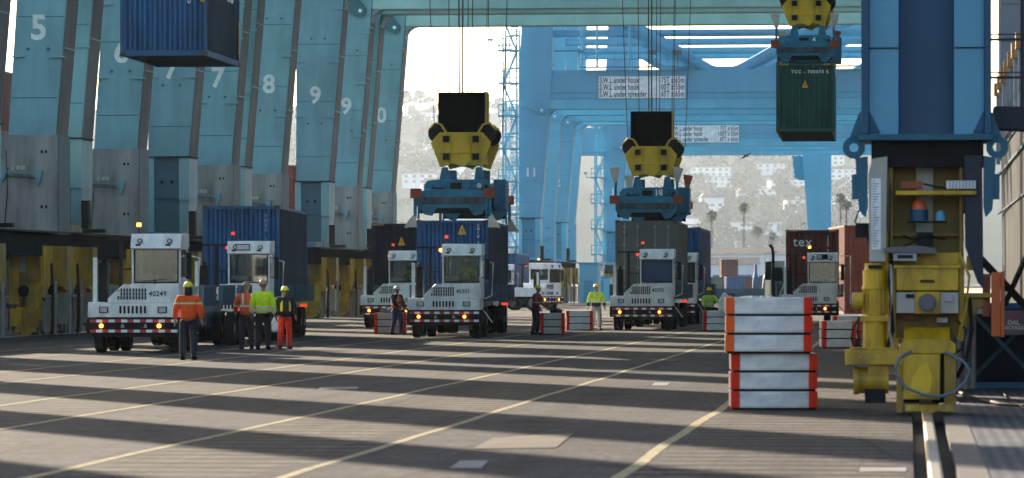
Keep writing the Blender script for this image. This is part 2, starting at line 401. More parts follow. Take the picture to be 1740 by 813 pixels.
def line_mat():
    m, nt, b = _nt('worn yellow line paint'); x = NX(nt); N = nt.nodes; L = nt.links
    tc = N.new('ShaderNodeTexCoord'); ob = tc.outputs['Object']
    w = x.rng(x.noise(ob, 5.0, 6, 0.7), 0.40, 0.68, 0.0, 0.9)
    col = x.mix(w, (0.37, 0.32, 0.19), (0.13, 0.115, 0.095)); L.new(col, b.inputs['Base Color']); b.inputs['Roughness'].default_value = 0.95; b.inputs['Specular IOR Level'].default_value = 0.06
    return m
M['line'] = line_mat()
def setting(name, mb, m, z=0, rz=True):
    o = mb.build(name, m); o['kind'] = 'structure'; o.location = (0, 0, z)
    if rz: o.rotation_euler = (0, 0, -QYAW)
    return o
def sheet(x0, x1, y0, y1): return MB().face([(x0, y0, 0), (x1, y0, 0), (x1, y1, 0), (x0, y1, 0)])
setting('ground', sheet(-5000, 0.04, -300, 6200), M['ground'])
t = MB(); t.box(0.04, 0.47, -300, 1300, -0.30, -0.13); setting('rail_trench', t, M['dirt'])
t = MB(); t.box(0.47, 0.76, -300, 1300, -0.3, 0.012); setting('kerb_strip', t, M['plate'])
setting('quay_deck', sheet(0.76, 5.2, -300, 1300), M['checker'])
t = MB(); t.box(5.2, 5.3, -300, 1300, -4, -0.001); setting('quay_wall', t, M['plate'])
M['water'] = mat('harbour water', (0.02, 0.035, 0.04), 0.12, scale=0.5, streak=1, bump=0.4)
setting('water', sheet(5.3, 5000, -300, 2300), M['water'], z=-3)
setting('far_ground', sheet(0.04, 5000, 2300, 6200), M['dirt'], z=-0.05)
# waterside and landside crane rails
for nm, v0, vv in (('crane_rail', 0.185, 'polished steel crane rail running beneath the near crane bogie'), ('crane_rail', -30.2, 'far left crane rail running beneath the row of numbered crane legs')):
    r_ = MB(); z0 = -0.128 if v0 > 0 else -0.02
    r_.prism([(v0, z0), (v0 + 0.135, z0), (v0 + 0.135, 0.02), (v0 + 0.11, 0.035), (v0 + 0.025, 0.035), (v0, 0.02)], 'y', -250, 900)
    o = r_.build(nm, M['rail']); o.rotation_euler = (0, 0, -QYAW); tag(o, vv, 'rail')
# painted lane lines, a little wavy as laid by hand
def lane_line(v, u0, u1, w=0.12, seed=0):
    rnd = random.Random(seed); mb = MB(); u = u0; pts = []
    ph = rnd.random() * 6
    while u < u1:
        dv = 0.015 * math.sin(u * 0.25 + ph) + 0.012 * math.sin(u * 0.7 + ph * 2) + rnd.uniform(-0.008, 0.008)
        pts.append((v + dv, u)); u += 0.8
    for (a, c), (d, e) in zip(pts, pts[1:]):
        mb.face([(a - w/2, c, 0), (a + w/2, c, 0), (d + w/2, e, 0), (d - w/2, e, 0)])
    return setting('lane_line', mb, M['line'], z=0.004)
for i, v in enumerate((-2.75, -5.88, -8.3, -11.4, -13.55, -16.5, -18.6, -21.6, -24.2)):
    lane_line(v, 20, 420, 0.13 if i == 0 else 0.11, i)
M['patch'] = mat('pale repair concrete', (0.14, 0.122, 0.10), 0.95, scale=2, streak=1, var=0.15, spec=0.06)
M['patchw'] = mat('pale paint mark', (0.25, 0.245, 0.24), 0.95, scale=6, streak=1, spec=0.06)
for nm, pts, mm in (('ground_patch', ((838, 745), (975, 737), (945, 762), (803, 764)), 'patch'),
                    ('ground_patch', ((1112, 651), (1138, 651), (1134, 656), (1108, 656)), 'patchw'),
                    ('ground_patch', ((782, 784), (830, 784), (818, 797), (763, 797)), 'patchw'),
                    ('ground_patch', ((1462, 796), (1540, 796), (1540, 803), (1460, 803)), 'patchw'),
                    ('ground_patch', ((545, 659), (610, 658), (606, 662), (540, 663)), 'patchw')):
    mb = MB(); q = []
    for px, py in pts:
        Y = FPX * EYE / (py - 480); q.append((PX(px, Y), Y, 0))
    mb.face(q); setting(nm, mb, M[mm], z=0.008, rz=False)
# ---- hills
def hill_h(X, Y):
    t = max(0.0, min(1.0, (Y - 3000) / 2300.0))
    base = 212 * (t ** 1.05)
    r = 18 * math.sin(X / 340.0 + 1.3) + 12 * math.sin(X / 126.0 + Y / 420.0) + 8 * math.sin(Y / 180.0 + X / 240.0)
    h = base + r * min(1, t * 3) - 1.0 * (t <= 0)
    if t >= 1: h -= (Y - 5300) * 0.08
    return h
def hills():
    mb = MB(); nx, ny = 90, 40; idx = {}
    xs = [-3000 + 7200 * i / nx for i in range(nx + 1)]; ys = [2900 + 3200 * j / ny for j in range(ny + 1)]
    for j, y in enumerate(ys):
        for i, xx in enumerate(xs):
            idx[i, j] = mb._av((xx, y, hill_h(xx, y) - (1.5 if y < 3020 else 0)))
    for j in range(ny):
        for i in range(nx):
            mb.f.append([idx[i, j], idx[i+1, j], idx[i+1, j+1], idx[i, j+1]]); mb.m.append(0)
    o = mb.build('hills', M['hill'], smooth=True); o['kind'] = 'structure'; return o
M['hill'] = mat('scrubby hillside', (0.045, 0.053, 0.046), 0.95, scale=0.02, streak=1, var=0.12, dirt=(0.045, 0.055, 0.045), dirt_amt=0.5, spec=0.0)
hills()
# ---- haze
hz_ = MB(); hz_.box(-3500, 4700, -330, 6300, -5.2, 262)
hz = hz_.build('haze', []); hz['kind'] = 'stuff'
hm, hnt, hb = _nt('haze air'); hnt.nodes.remove(hb)
pv = hnt.nodes.new('ShaderNodeVolumePrincipled'); pv.inputs['Color'].default_value = (0.74, 0.87, 1.0, 1); pv.inputs['Density'].default_value = 0.000045
pv.inputs['Anisotropy'].default_value = 0.4
hnt.links.new(pv.outputs[0], hnt.nodes['Material Output'].inputs['Volume']); hz.data.materials.append(hm)
# ---- foliage
def leaf_mat(name, col):
    m = mat(name, col, 0.9, scale=0.6, streak=1, var=0.2, spec=0.05); return m
M['leaf'] = leaf_mat('hillside foliage', (0.028, 0.036, 0.026)); M['palm'] = leaf_mat('palm fronds', (0.06, 0.075, 0.035)); M['trunk'] = mat('tree bark', (0.12, 0.10, 0.08), 0.9)
def leaf_cloud(rnd, cx, cy, cz, rx, rz_, n, s, mb):
    for k in range(n):
        a = rnd.random() * 6.283; t = math.acos(rnd.uniform(-0.6, 1)); q = rnd.uniform(0.55, 1.0) ** 0.5
        p = Vector((cx + rx * q * math.sin(t) * math.cos(a), cy + rx * q * math.sin(t) * math.sin(a), cz + rz_ * q * math.cos(t)))
        d1 = Vector((rnd.uniform(-1, 1), rnd.uniform(-1, 1), rnd.uniform(-1, 1))).normalized() * s
        d2 = Vector((rnd.uniform(-1, 1), rnd.uniform(-1, 1), rnd.uniform(-1, 1))).normalized() * s
        mb.face([p - d1, p - d2, p + d1, p + d2])
# far-off hillside wood: one mass of tree clumps
rw = random.Random(3); wood = MB()
for k in range(330):
    Y = rw.uniform(3080, 5400); px = rw.choice([rw.uniform(670, 900), rw.uniform(1140, 1470), rw.uniform(1140, 1470), rw.uniform(1140, 1470), rw.uniform(480, 520)])
    X = PX(px, Y); h = hill_h(X, Y); rr = rw.uniform(5, 15)
    for c in range(3):
        leaf_cloud(rw, X + rw.uniform(-rr, rr), Y + rw.uniform(-rr, rr), h + rr * rw.uniform(0.3, 0.8), rr * rw.uniform(0.5, 0.9), rr * rw.uniform(0.5, 0.8), 26, rr * 0.30, wood)
tag(wood.build('hillside_trees', M['leaf']), 'hazy mass of trees and shrubs covering the far hillside between the houses', 'trees', kind='stuff')
def tree_proto(rnd, h, r):
    tr = MB(); tr.path([(0, 0, -1), (0.3, 0, h * 0.3), (0, 0.2, h * 0.55)], [0.5, 0.35, 0.2])
    for k in range(5):
        a = k * 1.26; tr.path([(0, 0.1, h * 0.45), (math.cos(a) * r * 0.5, math.sin(a) * r * 0.5, h * 0.7)], [0.2, 0.08], n=6)
    cr = MB()
    for k in range(9):
        a = rnd.random() * 6.28; q = rnd.uniform(0.1, 0.7) * r
        leaf_cloud(rnd, math.cos(a) * q, math.sin(a) * q, h * rnd.uniform(0.55, 0.9), r * rnd.uniform(0.3, 0.5), r * rnd.uniform(0.25, 0.4), 60, r * 0.11, cr)
    return tr.mesh('trunk', M['trunk']), cr.mesh('crown', M['leaf'])
protos = [tree_proto(random.Random(5 + k), hh, rr) for k, (hh, rr) in enumerate(((12, 6), (16, 7), (9, 5)))]
ridge = [(700, 232, 2440), (716, 228, 2450), (735, 236, 2420), (752, 240, 2430), (688, 238, 2440), (868, 262, 2300), (885, 270, 2280), (722, 300, 2000), (1205, 400, 1500), (1290, 405, 1480), (1235, 418, 1450),
         (1325, 428, 1420), (1345, 415, 1460), (1175, 428, 1420), (1190, 330, 1800), (1255, 345, 1750), (1330, 372, 1650), (1445, 300, 1950), (1440, 395, 1520)]
for k, (px, py, Y) in enumerate(ridge):
    Y = 3000 + (Y - 1350) * 2.05; X = PX(px, Y); tr, cr = protos[k % 3]
    g = 'distant trees standing out on the hillside'
    o = thing('hillside_tree', 'pale hazy round-crowned tree standing on the far hillside', 'tree', (X, Y, hill_h(X, Y)), k * 1.3, g)
    add('trunk', tr, o); add('crown', cr, o); s = 1.7 + 0.9 * ((k * 37) % 10) / 10; o.scale = (s, s, s)
# palms
def palm_parts(h, r, rnd):
    tr = MB(); n = 9; pts = [(0.5 * math.sin(k / n * 2.2), 0, h * k / n) for k in range(n + 1)]
    tr.path(pts, [0.42 - 0.18 * k / n for k in range(n + 1)], n=8)
    top = Vector(pts[-1]); cr = MB()
    for k in range(46):
        a = rnd.random() * 6.283; el = rnd.uniform(-0.9, 1.35); L_ = r * rnd.uniform(0.75, 1.05)
        d = Vector((math.cos(a) * math.cos(el), math.sin(a) * math.cos(el), math.sin(el)))
        sd = Vector((-math.sin(a), math.cos(a), 0))
        p0 = top; p1 = top + d * L_ * 0.55; p2 = top + d * L_ + Vector((0, 0, -0.28 * L_))
        w = 0.30 * r * 0.5
        cr.face([p0, p1 - sd * w, p2, p1 + sd * w])
        for j in range(4):
            q = p1 + (p2 - p1) * (j / 4); cr.face([q, q + sd * w * 1.5 + d * 0.3 - Vector((0, 0, 0.25 * r)), q + d * 0.25])
            cr.face([q, q - sd * w * 1.5 + d * 0.3 - Vector((0, 0, 0.25 * r)), q + d * 0.25])
    sk = MB(); sk.path([top - Vector((0, 0, r * 0.9)), top - Vector((0, 0, r * 0.3)), top], [0.35, 0.75, 0.5], n=8)
    return tr, cr, sk
pl = [(1207, 366, 1350, 2.2, 'hazy palm, leftmost and bending, beyond the far yard containers'),
      (1263, 352, 1350, 2.1, 'tallest straight hazy palm standing alone beyond the far yard'),
      (1430, 336, 1150, 1.7, 'taller palm of the close pair beside the near crane leg'),
      (1441, 348, 1150, 1.7, 'shorter palm of the close pair beside the near crane leg'),
      (1287, 392, 1600, 2.8, 'small faint palm half hidden by trees, right of the tall lone palm'),
      (1311, 402, 1600, 2.6, 'low faint palm just left of the brown container truck')]
for k, (px, py, Y, r, lb) in enumerate(pl):
    h = PZ(py, Y); t_ = thing('palm_tree', lb, 'palm tree', (PX(px, Y), Y, 0), k * 1.1, 'palms beyond the yard')
    a, c, sk = palm_parts(h, r, random.Random(k)); a.build('trunk', M['trunk'], t_); c.build('crown', M['palm'], t_); sk.build('dead_frond_skirt', M['trunk'], t_)
# houses on the hillside
M['hwall'] = mat('white stucco', (0.80, 0.80, 0.80), 0.8, scale=0.3, var=0.08, dirt_amt=0.2)
M['hwall2'] = mat('tan stucco', (0.45, 0.38, 0.32), 0.8, scale=0.3, var=0.08, dirt_amt=0.2)
M['hroof'] = mat('clay tile roof', (0.12, 0.085, 0.075), 0.9, spec=0.05, scale=0.6); M['hroof2'] = mat('pale flat roof', (0.10, 0.10, 0.105), 0.9, spec=0.05, scale=0.6)
M['hwin'] = mat('dark window glass', (0.04, 0.05, 0.06), 0.15)
def house_meshes(w, d, h, kind, m1, m2):
    wl = MB(); wl.box(-w/2, w/2, 0, d, -5, h)
    rf = MB(); o = 0.6
    if kind == 'gable': rf.prism([(-w/2 - o, h), (w/2 + o, h), (w/2 + o - 2.2, h + 2.4), (-w/2 - o + 2.2, h + 2.4)], 'y', -o, d + o)
    else: rf.box(-w/2 - o, w/2 + o, -o, d + o, h, h + 0.45)
    wn_ = MB(); wn_.box(-0.8, 0.8, -0.06, 0.1, 0, 1.4)
    return wl.mesh('wall', m1), rf.mesh('roof', m2), wn_.mesh('window', M['hwin'])
HK = [(16, 10, 6, 'flat', 'hwall', 'hroof2', 'long white flat-roofed two-storey house on the hazy hillside'),
      (11, 9, 5.5, 'gable', 'hwall', 'hroof', 'white house with clay hip roof on the hazy hillside'),
      (13, 9, 3.6, 'gable', 'hwall2', 'hroof', 'low tan bungalow with clay roof on the hazy hillside'),
      (22, 11, 8.8, 'flat', 'hwall', 'hroof2', 'three-storey white apartment block on the hazy hillside')]
HM = [house_meshes(w, d, h, k, M[a], M[c]) for (w, d, h, k, a, c, l) in HK]; HS = 1.8
rh = random.Random(11); placed = []
spots = [(1330, 262, 2350, 3), (1345, 345, 1820, 3), (1222, 320, 1880, 0), (1300, 297, 2050, 3), (1190, 268, 2300, 0), (1240, 282, 2150, 1), (1292, 410, 1500, 3), (1200, 318, 1900, 1), (1310, 318, 1930, 0),
         (1340, 316, 1930, 2), (1425, 290, 2100, 0), (1290, 345, 1780, 0), (1165, 352, 1800, 1), (1175, 368, 1700, 2), (1245, 262, 2350, 1), (1445, 262, 2300, 1), (1192, 285, 2100, 2)]
for k in range(130):
    spots.append((rh.choice([rh.uniform(1150, 1470), rh.uniform(1150, 1470), rh.uniform(690, 890)]) if k % 6 else rh.uniform(690, 880), 0, rh.uniform(1380, 2420), rh.choice([0, 1, 1, 2, 2, 3])))
for px, _, Y, kd in spots:
    Y = 3000 + (Y - 1350) * 2.05; X = PX(px, Y)
    if any(abs(X - a) < 34 and abs(Y - c) < 52 for a, c in placed): continue
    placed.append((X, Y)); w, d, h, kind, a, c, lb = HK[kd]; wl, rf, wn_ = HM[kd]
    z = hill_h(X, Y) + 2.5
    o = thing('hillside_house', lb, 'house', (X, Y, z), rh.uniform(-0.5, 0.5), 'houses on the far hillside: ' + {0: 'long white', 1: 'white clay-roofed', 2: 'tan bungalows', 3: 'white apartment blocks'}[kd])
    o.scale = (HS, HS, HS * 0.9); add('wall', wl, o); add('roof', rf, o)
    fl = int(h // 2.8); nw = int(w // 3.2)
    for f in range(fl):
        for i in range(nw): add('window', wn_, o, (-w/2 + (i + 0.5) * w / nw, 0, 0.9 + f * 2.85))
# ------------------------------------------------------------------ quay cranes
M['teal_l'] = mat('pale teal paint', (0.19, 0.37, 0.42), 0.4, scale=0.8, streak=0.2, var=0.08)
M['brightyel'] = mat('brighter yellow', (0.80, 0.50, 0.004), 0.35, scale=3, dirt_amt=0.3)
M['lugteal'] = mat('dark teal lug paint', (0.004, 0.11, 0.18), 0.5, scale=3)
M['numwhite'] = mat('faded white stencil', (0.80, 0.81, 0.81), 0.7, scale=2.5, dirt=(0.30, 0.42, 0.46), dirt_amt=0.6)
M['palebeam'] = mat('pale cyan beam paint', (0.34, 0.55, 0.56), 0.4, scale=0.8, streak=0.6, var=0.1)
M['sillblack'] = mat('dark sill paint', (0.012, 0.022, 0.027), 0.9, spec=0.0, scale=2)
M['blue_d'] = mat('blue recess paint', (0.04, 0.28, 0.45), 0.45, scale=0.6, var=0.08)
M['blue_l'] = mat('light blue crane paint', (0.13, 0.48, 0.66), 0.45, scale=0.6, var=0.08)
M['oliveyel'] = mat('dark olive yellow', (0.26, 0.17, 0.008), 0.5, scale=3, var=0.2, dirt=(0.12, 0.09, 0.03), dirt_amt=0.5)  # darker olive tone of the back plate
M['beaconred'] = mat('orange beacon dome', (0.65, 0.10, 0.02), 0.25, scale=6)
M['orange_d'] = mat('weathered orange post', (0.50, 0.09, 0.005), 0.5, scale=3, dirt_amt=0.3)
M['walkdark'] = mat('dark slate walkway paint', (0.012, 0.018, 0.035), 0.6, scale=2)
def at_quay(u, v=0.0): return (*Q(u, v), 0.0)
_cache = {}
def cached(key, fn):
    if key not in _cache: _cache[key] = fn()
    return _cache[key]
VL = -29.3     # water-side edge of the landside leg at its foot
def leg_poly(lt, wt, z0, z1, xr, w, taper):
    """inclined leg: lt = lean of left edge, wt = lean of right edge"""
    return [(xr - w, z0), (xr, z0), (xr + wt * (z1 - z0), z1), (xr - w + lt * (z1 - z0), z1)]
def crane_meshes(P):
    """all meshes of one crane in local quay coordinates: x across the quay, y along it"""
    paint, deep, k = P['paint'], P['deep'], P['key']
    zb = P.get('zb', 16.4); S = P.get('span', 10.6); out = []
    hi = P.get('high', 44.0)
    def leg(near, side):
        mb = MB(); T = 1.7
        y0 = 0.0 if near else S
        if side == 'land':
            xr = VL; w = 1.66 if near else 1.66
            lt = -0.0 if near else 0.062; wt = 0.082
            za = 6.9
            ztop = zb + 3.0
            p = [(xr - w, za), (xr, za), (xr + wt * (ztop - za), ztop), (xr - w + lt * (ztop - za), ztop)]
            mb.prism(p, 'y', y0, y0 + T)
            xa, xb = p[3][0], p[2][0]
            mb.prism([(xa, ztop), (xb, ztop), (xb + 0.02 * (hi - ztop), hi), (xa + 0.05 * (hi - ztop), hi)], 'y', y0, y0 + T)
            # stiffener ticks, ring seams and round lifting bosses
            mb.mat(1)
            for j, z in enumerate((9.6, 12.4, 15.1, 18.3)):
                xr_ = xr + wt * (z - za); xl_ = xr - w + lt * (z - za)
                zz = z + (0.6 if near else 0)
                mb.box(xr_ - 0.42, xr_ + 0.12, y0 - 0.10, y0 - 0.002, zz, zz + 0.045)
                mb.box(xl_ - 0.05, xl_ + 0.40, y0 - 0.10, y0 - 0.002, zz + 0.02, zz + 0.065)
                mb.box(xr_ + 0.002, xr_ + 0.14, y0 + 0.02, y0 + T, zz + 0.3, zz + 0.35)
            mb.mat(2)
            for z in (8.2, 11.0, 13.9):
                mb.box(xr - w + lt * (z - za) + 0.05, xr + wt * (z - za) - 0.05, y0 - 0.006, y0 - 0.002, z, z + 0.03)
            for z in (14.2, 9.9):
                for q in (0.35, -0.35):
                    xm = xr - w / 2 + (wt + lt) / 2 * (z - za) + q
                    mb.tube((xm, y0 - 0.05, z), (xm, y0 - 0.002, z), 0.055, n=10)
            # thin grey sheet over the leg's water-facing side
            mb.mat(3)
            mb.prism([(xr + 0.004, za), (xr + 0.05, za), (xr + 0.05 + wt * (ztop - za), ztop), (xr + 0.004 + wt * (ztop - za), ztop)], 'y', y0 + 0.02, y0 + T + 0.1)
        else:
            xc = 0.25; w = 1.7
            xl = xc - w / 2
            mb.prism([(xl, 3.9), (xl + w, 3.9), (xl + w, hi), (xl - 0.9, hi), (xl - 0.35, zb)], 'y', y0, y0 + T)
        return mb
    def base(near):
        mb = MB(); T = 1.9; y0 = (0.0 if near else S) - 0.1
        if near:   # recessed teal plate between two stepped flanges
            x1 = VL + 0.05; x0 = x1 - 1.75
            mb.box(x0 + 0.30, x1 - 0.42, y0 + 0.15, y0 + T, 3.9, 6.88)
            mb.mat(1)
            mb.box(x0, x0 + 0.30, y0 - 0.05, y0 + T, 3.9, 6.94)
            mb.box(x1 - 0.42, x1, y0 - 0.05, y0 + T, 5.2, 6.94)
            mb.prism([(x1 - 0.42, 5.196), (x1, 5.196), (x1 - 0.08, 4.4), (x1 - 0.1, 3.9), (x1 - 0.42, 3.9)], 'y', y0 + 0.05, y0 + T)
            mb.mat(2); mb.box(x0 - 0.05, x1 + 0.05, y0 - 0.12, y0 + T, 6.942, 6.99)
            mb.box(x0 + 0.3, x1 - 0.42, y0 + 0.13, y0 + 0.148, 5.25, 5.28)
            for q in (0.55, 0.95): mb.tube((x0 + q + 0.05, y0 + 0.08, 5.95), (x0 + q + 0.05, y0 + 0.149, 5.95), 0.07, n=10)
        else:      # wide grey gusset box with sloping shoulders
            x1 = VL + 0.12; x0 = x1 - 2.25
            mb.mat(3)
            mb.prism([(x0, 3.55), (x1 - 0.02, 3.55), (x1 - 0.02, 6.95), (x1 - 0.55, 6.95), (x1 - 0.92, 5.55), (x0 + 0.55, 5.65), (x0 + 0.02, 6.5)], 'y', y0 - 0.12, y0 + 0.02)
            mb.prism([(x0 + 0.1, 5.3), (x1 - 0.34, 5.3), (x1 - 0.34, 6.93), (x0 + 0.1, 6.93)], 'y', y0 + 0.0, y0 + T - 0.1)
            mb.mat(4); mb.box(x0 + 0.02, x1, y0 + 0.021, y0 + T + 0.02, 3.5, 6.3); mb.box(x1 - 0.33, x1, y0 + 0.021, y0 + T + 0.02, 6.3, 6.94)
            mb.mat(2)
            for z in (4.4, 6.3):
                mb.box(x1 - 0.6, x1 - 0.52, y0 - 0.15, y0 - 0.122, z, z + 0.1); mb.box(x1 - 0.44, x1 - 0.38, y0 - 0.15, y0 - 0.122, z, z + 0.1)
            mb.path([(x0 + 0.45, y0 - 0.16, 6.4), (x0 + 0.5, y0 - 0.16, 5.0), (x0 + 0.38, y0 - 0.17, 3.6)], 0.018, n=6)
        return mb
    def bracket():
        mb = MB(); y0 = S - 0.5; x1 = VL - 0.5; x0 = VL - 1.72
        mb.bar((x0, y0, 5.66), (x1, y0, 5.58), 0.05); mb.bar((x0, y0 + 0.3, 5.5), (x1, y0 + 0.3, 5.42), 0.04)
        mb.prism([(x1 - 0.18, 5.7), (x1 + 0.12, 5.7), (x1 + 0.1, 5.5), (x1 - 0.02, 5.15)], 'y', y0 - 0.02, y0 + 0.3)
        mb.prism([(x0 - 0.1, 5.8), (x0 + 0.12, 5.8), (x0 + 0.05, 5.5), (x0 - 0.05, 5.3)], 'y', y0 - 0.02, y0 + 0.3)
        mb.mat(1)
        for q in (0.28, 0.46, 0.62): mb.box(x0 + q, x0 + q + 0.13, y0 - 0.06, y0 + 0.1, 5.72, 5.86)
        return mb
    def beam(near):
        """portal beam across the quay, stepped soffit and a rounded bracket at the landside end"""
        mb = MB(); y0 = (0.15 if near else S + 0.15); T = 1.4
        x0 = VL - 0.9 + 0.07 * (zb - 6.9); x1 = 1.0
        h = P.get('beamh', 2.6)
        mb.box(x0, x1, y0, y0 + T, zb, zb + h)
        mb.mat(1); mb.box(x0 + 1, x1, y0 - 0.1, y0 - 0.002, zb + 0.0, zb + 0.78)
        mb.mat(2); mb.box(x0 + 0.9, x1, y0 - 0.13, y0 - 0.102, zb + 0.79, zb + 0.84); mb.box(x0 + 0.5, x1, y0 - 0.04, y0 - 0.002, zb + 1.25, zb + 1.30)
        mb.mat(0)
        # curved haunch under the beam where it meets the leg
        xl = VL + 0.082 * (zb - 6.9); R_ = 0.7
        pts = [(xl - 0.3, zb + 0.01)] + [(xl + R_ - R_ * math.sin(a), zb - R_ + R_ * math.cos(a)) for a in (0, 0.4, 0.8, 1.2, 1.57)] + [(xl - 0.3, zb - R_)]
        mb.prism(pts, 'y', y0 + 0.02, y0 + T - 0.02)
        return mb
    def lug(near):
        mb = MB(); y0 = (-0.25 if near else S - 0.25); xl = VL + 0.082 * (zb - 6.9) + 0.6
        xl -= 1.5; c = (xl + 0.35, zb - 0.1)
        mb.prism([(xl - 0.9, zb + 0.55), (xl + 0.2, zb + 0.6)] + [(c[0] + 0.33 * math.cos(a), c[1] + 0.33 * math.sin(a)) for a in (1.0, 0.4, -0.2, -0.8, -1.4, -2.0)] + [(xl - 0.7, zb + 0.1)], 'y', y0, y0 + 0.12)
        mb.mat(1); mb.tube((c[0], y0 - 0.02, c[1]), (c[0], y0 + 0.14, c[1]), 0.1, n=12)
        return mb
    def upper():
        """everything above the portal: side girders, cross ties, braces"""
        mb = MB(); z = zb + P.get('beamh', 2.6)
        for y in (0.85, S + 0.85):
            xm = -14.6
            if P.get('vee', True):
                xl = VL + 0.082 * (zb - 6.9) + 0.4
                mb.tube((xm - 1.2, y, z - 0.1), (xl, y, z + 7.2), 0.52, n=18)
                mb.tube((xm + 1.2, y, z - 0.1), (-0.4, y, z + 7.2), 0.52, n=18)
                mb.prism([(xm - 4.2, z - 0.05), (xm + 4.2, z - 0.05), (xm + 2.2, z + 0.75), (xm + 0.7, z + 0.28), (xm - 0.7, z + 0.28), (xm - 2.2, z + 0.75)], 'y', y - 0.28, y + 0.28)
            mb.tube((VL, y, z + 2.95), (0.2, y, z + 2.95), 0.30, n=14)
        mb.box(VL + 0.9, VL + 1.9, 0.1, S + 1.6, z + 7.5, z + 9.5)
        mb.box(-0.6, 0.9, 0.1, S + 1.6, z + 7.5, z + 9.5)
        for y in (1.0, S - 0.2):
            mb.box(VL - 14, 42, y, y + 0.9, hi - 1.0, hi + 1.6)
        mb.box(VL - 6, VL + 6, -1.5, S + 3, hi + 1.6, hi + 6.5)
        for x in (VL + 2.2, 0.2): mb.box(x - 0.6, x + 0.6, -0.2, S + 2, hi - 3, hi - 0.9)
        return mb
    def sill(side):
        mb = MB(); xc = VL - 0.75 if side == 'land' else 0.25
        mb.box(xc - 0.55, xc + 0.55, -3.2, S + 4.9, 2.75, 3.54)
        mb.mat(1)
        if side == 'land': mb.box(xc - 1.2, xc + 0.9, -3.4, S + 5.1, 3.545, 3.60)
        if False:
            for y in [(-3.3) + i * 1.6 for i in range(13)]:
                mb.bar((xc + 1.1, y, 3.6), (xc + 1.1, y, 4.35), 0.035)
            mb.bar((xc + 1.1, -3.3, 4.35), (xc + 1.1, S + 5, 4.35), 0.04); mb.bar((xc + 1.1, -3.3, 3.98), (xc + 1.1, S + 5, 3.98), 0.03)
        return mb
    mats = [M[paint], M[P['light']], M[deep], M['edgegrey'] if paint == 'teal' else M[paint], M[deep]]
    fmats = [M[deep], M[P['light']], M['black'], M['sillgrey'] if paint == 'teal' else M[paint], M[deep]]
    R_ = []
    R_.append(('landside_leg', leg(True, 'land').mesh('landside_leg', mats)))
    R_.append(('landside_leg', leg(False, 'land').mesh('landside_leg', mats)))
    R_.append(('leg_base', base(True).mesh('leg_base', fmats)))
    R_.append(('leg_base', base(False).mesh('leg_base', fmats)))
    R_.append(('waterside_leg', leg(True, 'water').mesh('waterside_leg', mats)))
    R_.append(('waterside_leg', leg(False, 'water').mesh('waterside_leg', mats)))
    bmats = [M[paint], M['palebeam'] if paint == 'teal' else M['blue_l']] + mats[2:]
    R_.append(('portal_beam', beam(True).mesh('portal_beam', bmats)))
    R_.append(('portal_beam', beam(False).mesh('portal_beam', bmats)))
    if paint != 'teal': R_.append(('beam_lug', lug(True).mesh('beam_lug', [M['teal_dark'] if paint == 'teal' else M[paint], M['white2']])))
    R_.append(('beam_lug', lug(False).mesh('beam_lug', [M['teal_dark'] if paint == 'teal' else M[paint], M['white2']])))
    R_.append(('upper_frame', upper().mesh('upper_frame', mats)))
    R_.append(('sill_beam', sill('land').mesh('sill_beam', [M['sillblack'], M['black']])))
    R_.append(('sill_beam', sill('water').mesh('sill_beam', [M['sillblack'], M['black']])))
    cb_ = MB(); cb_.box(VL + 0.06, VL + 0.32, -0.3, 0.1, 3.75, 4.75); cb_.box(VL + 0.1, VL + 0.9, -0.35, 0.0, 3.6, 3.74); R_.append(('cable_chain', cb_.mesh('cable_chain', M['black'])))
    R_.append(('pipe_bracket', bracket().mesh('pipe_bracket', [M[paint], M['cream']])))
    return R_
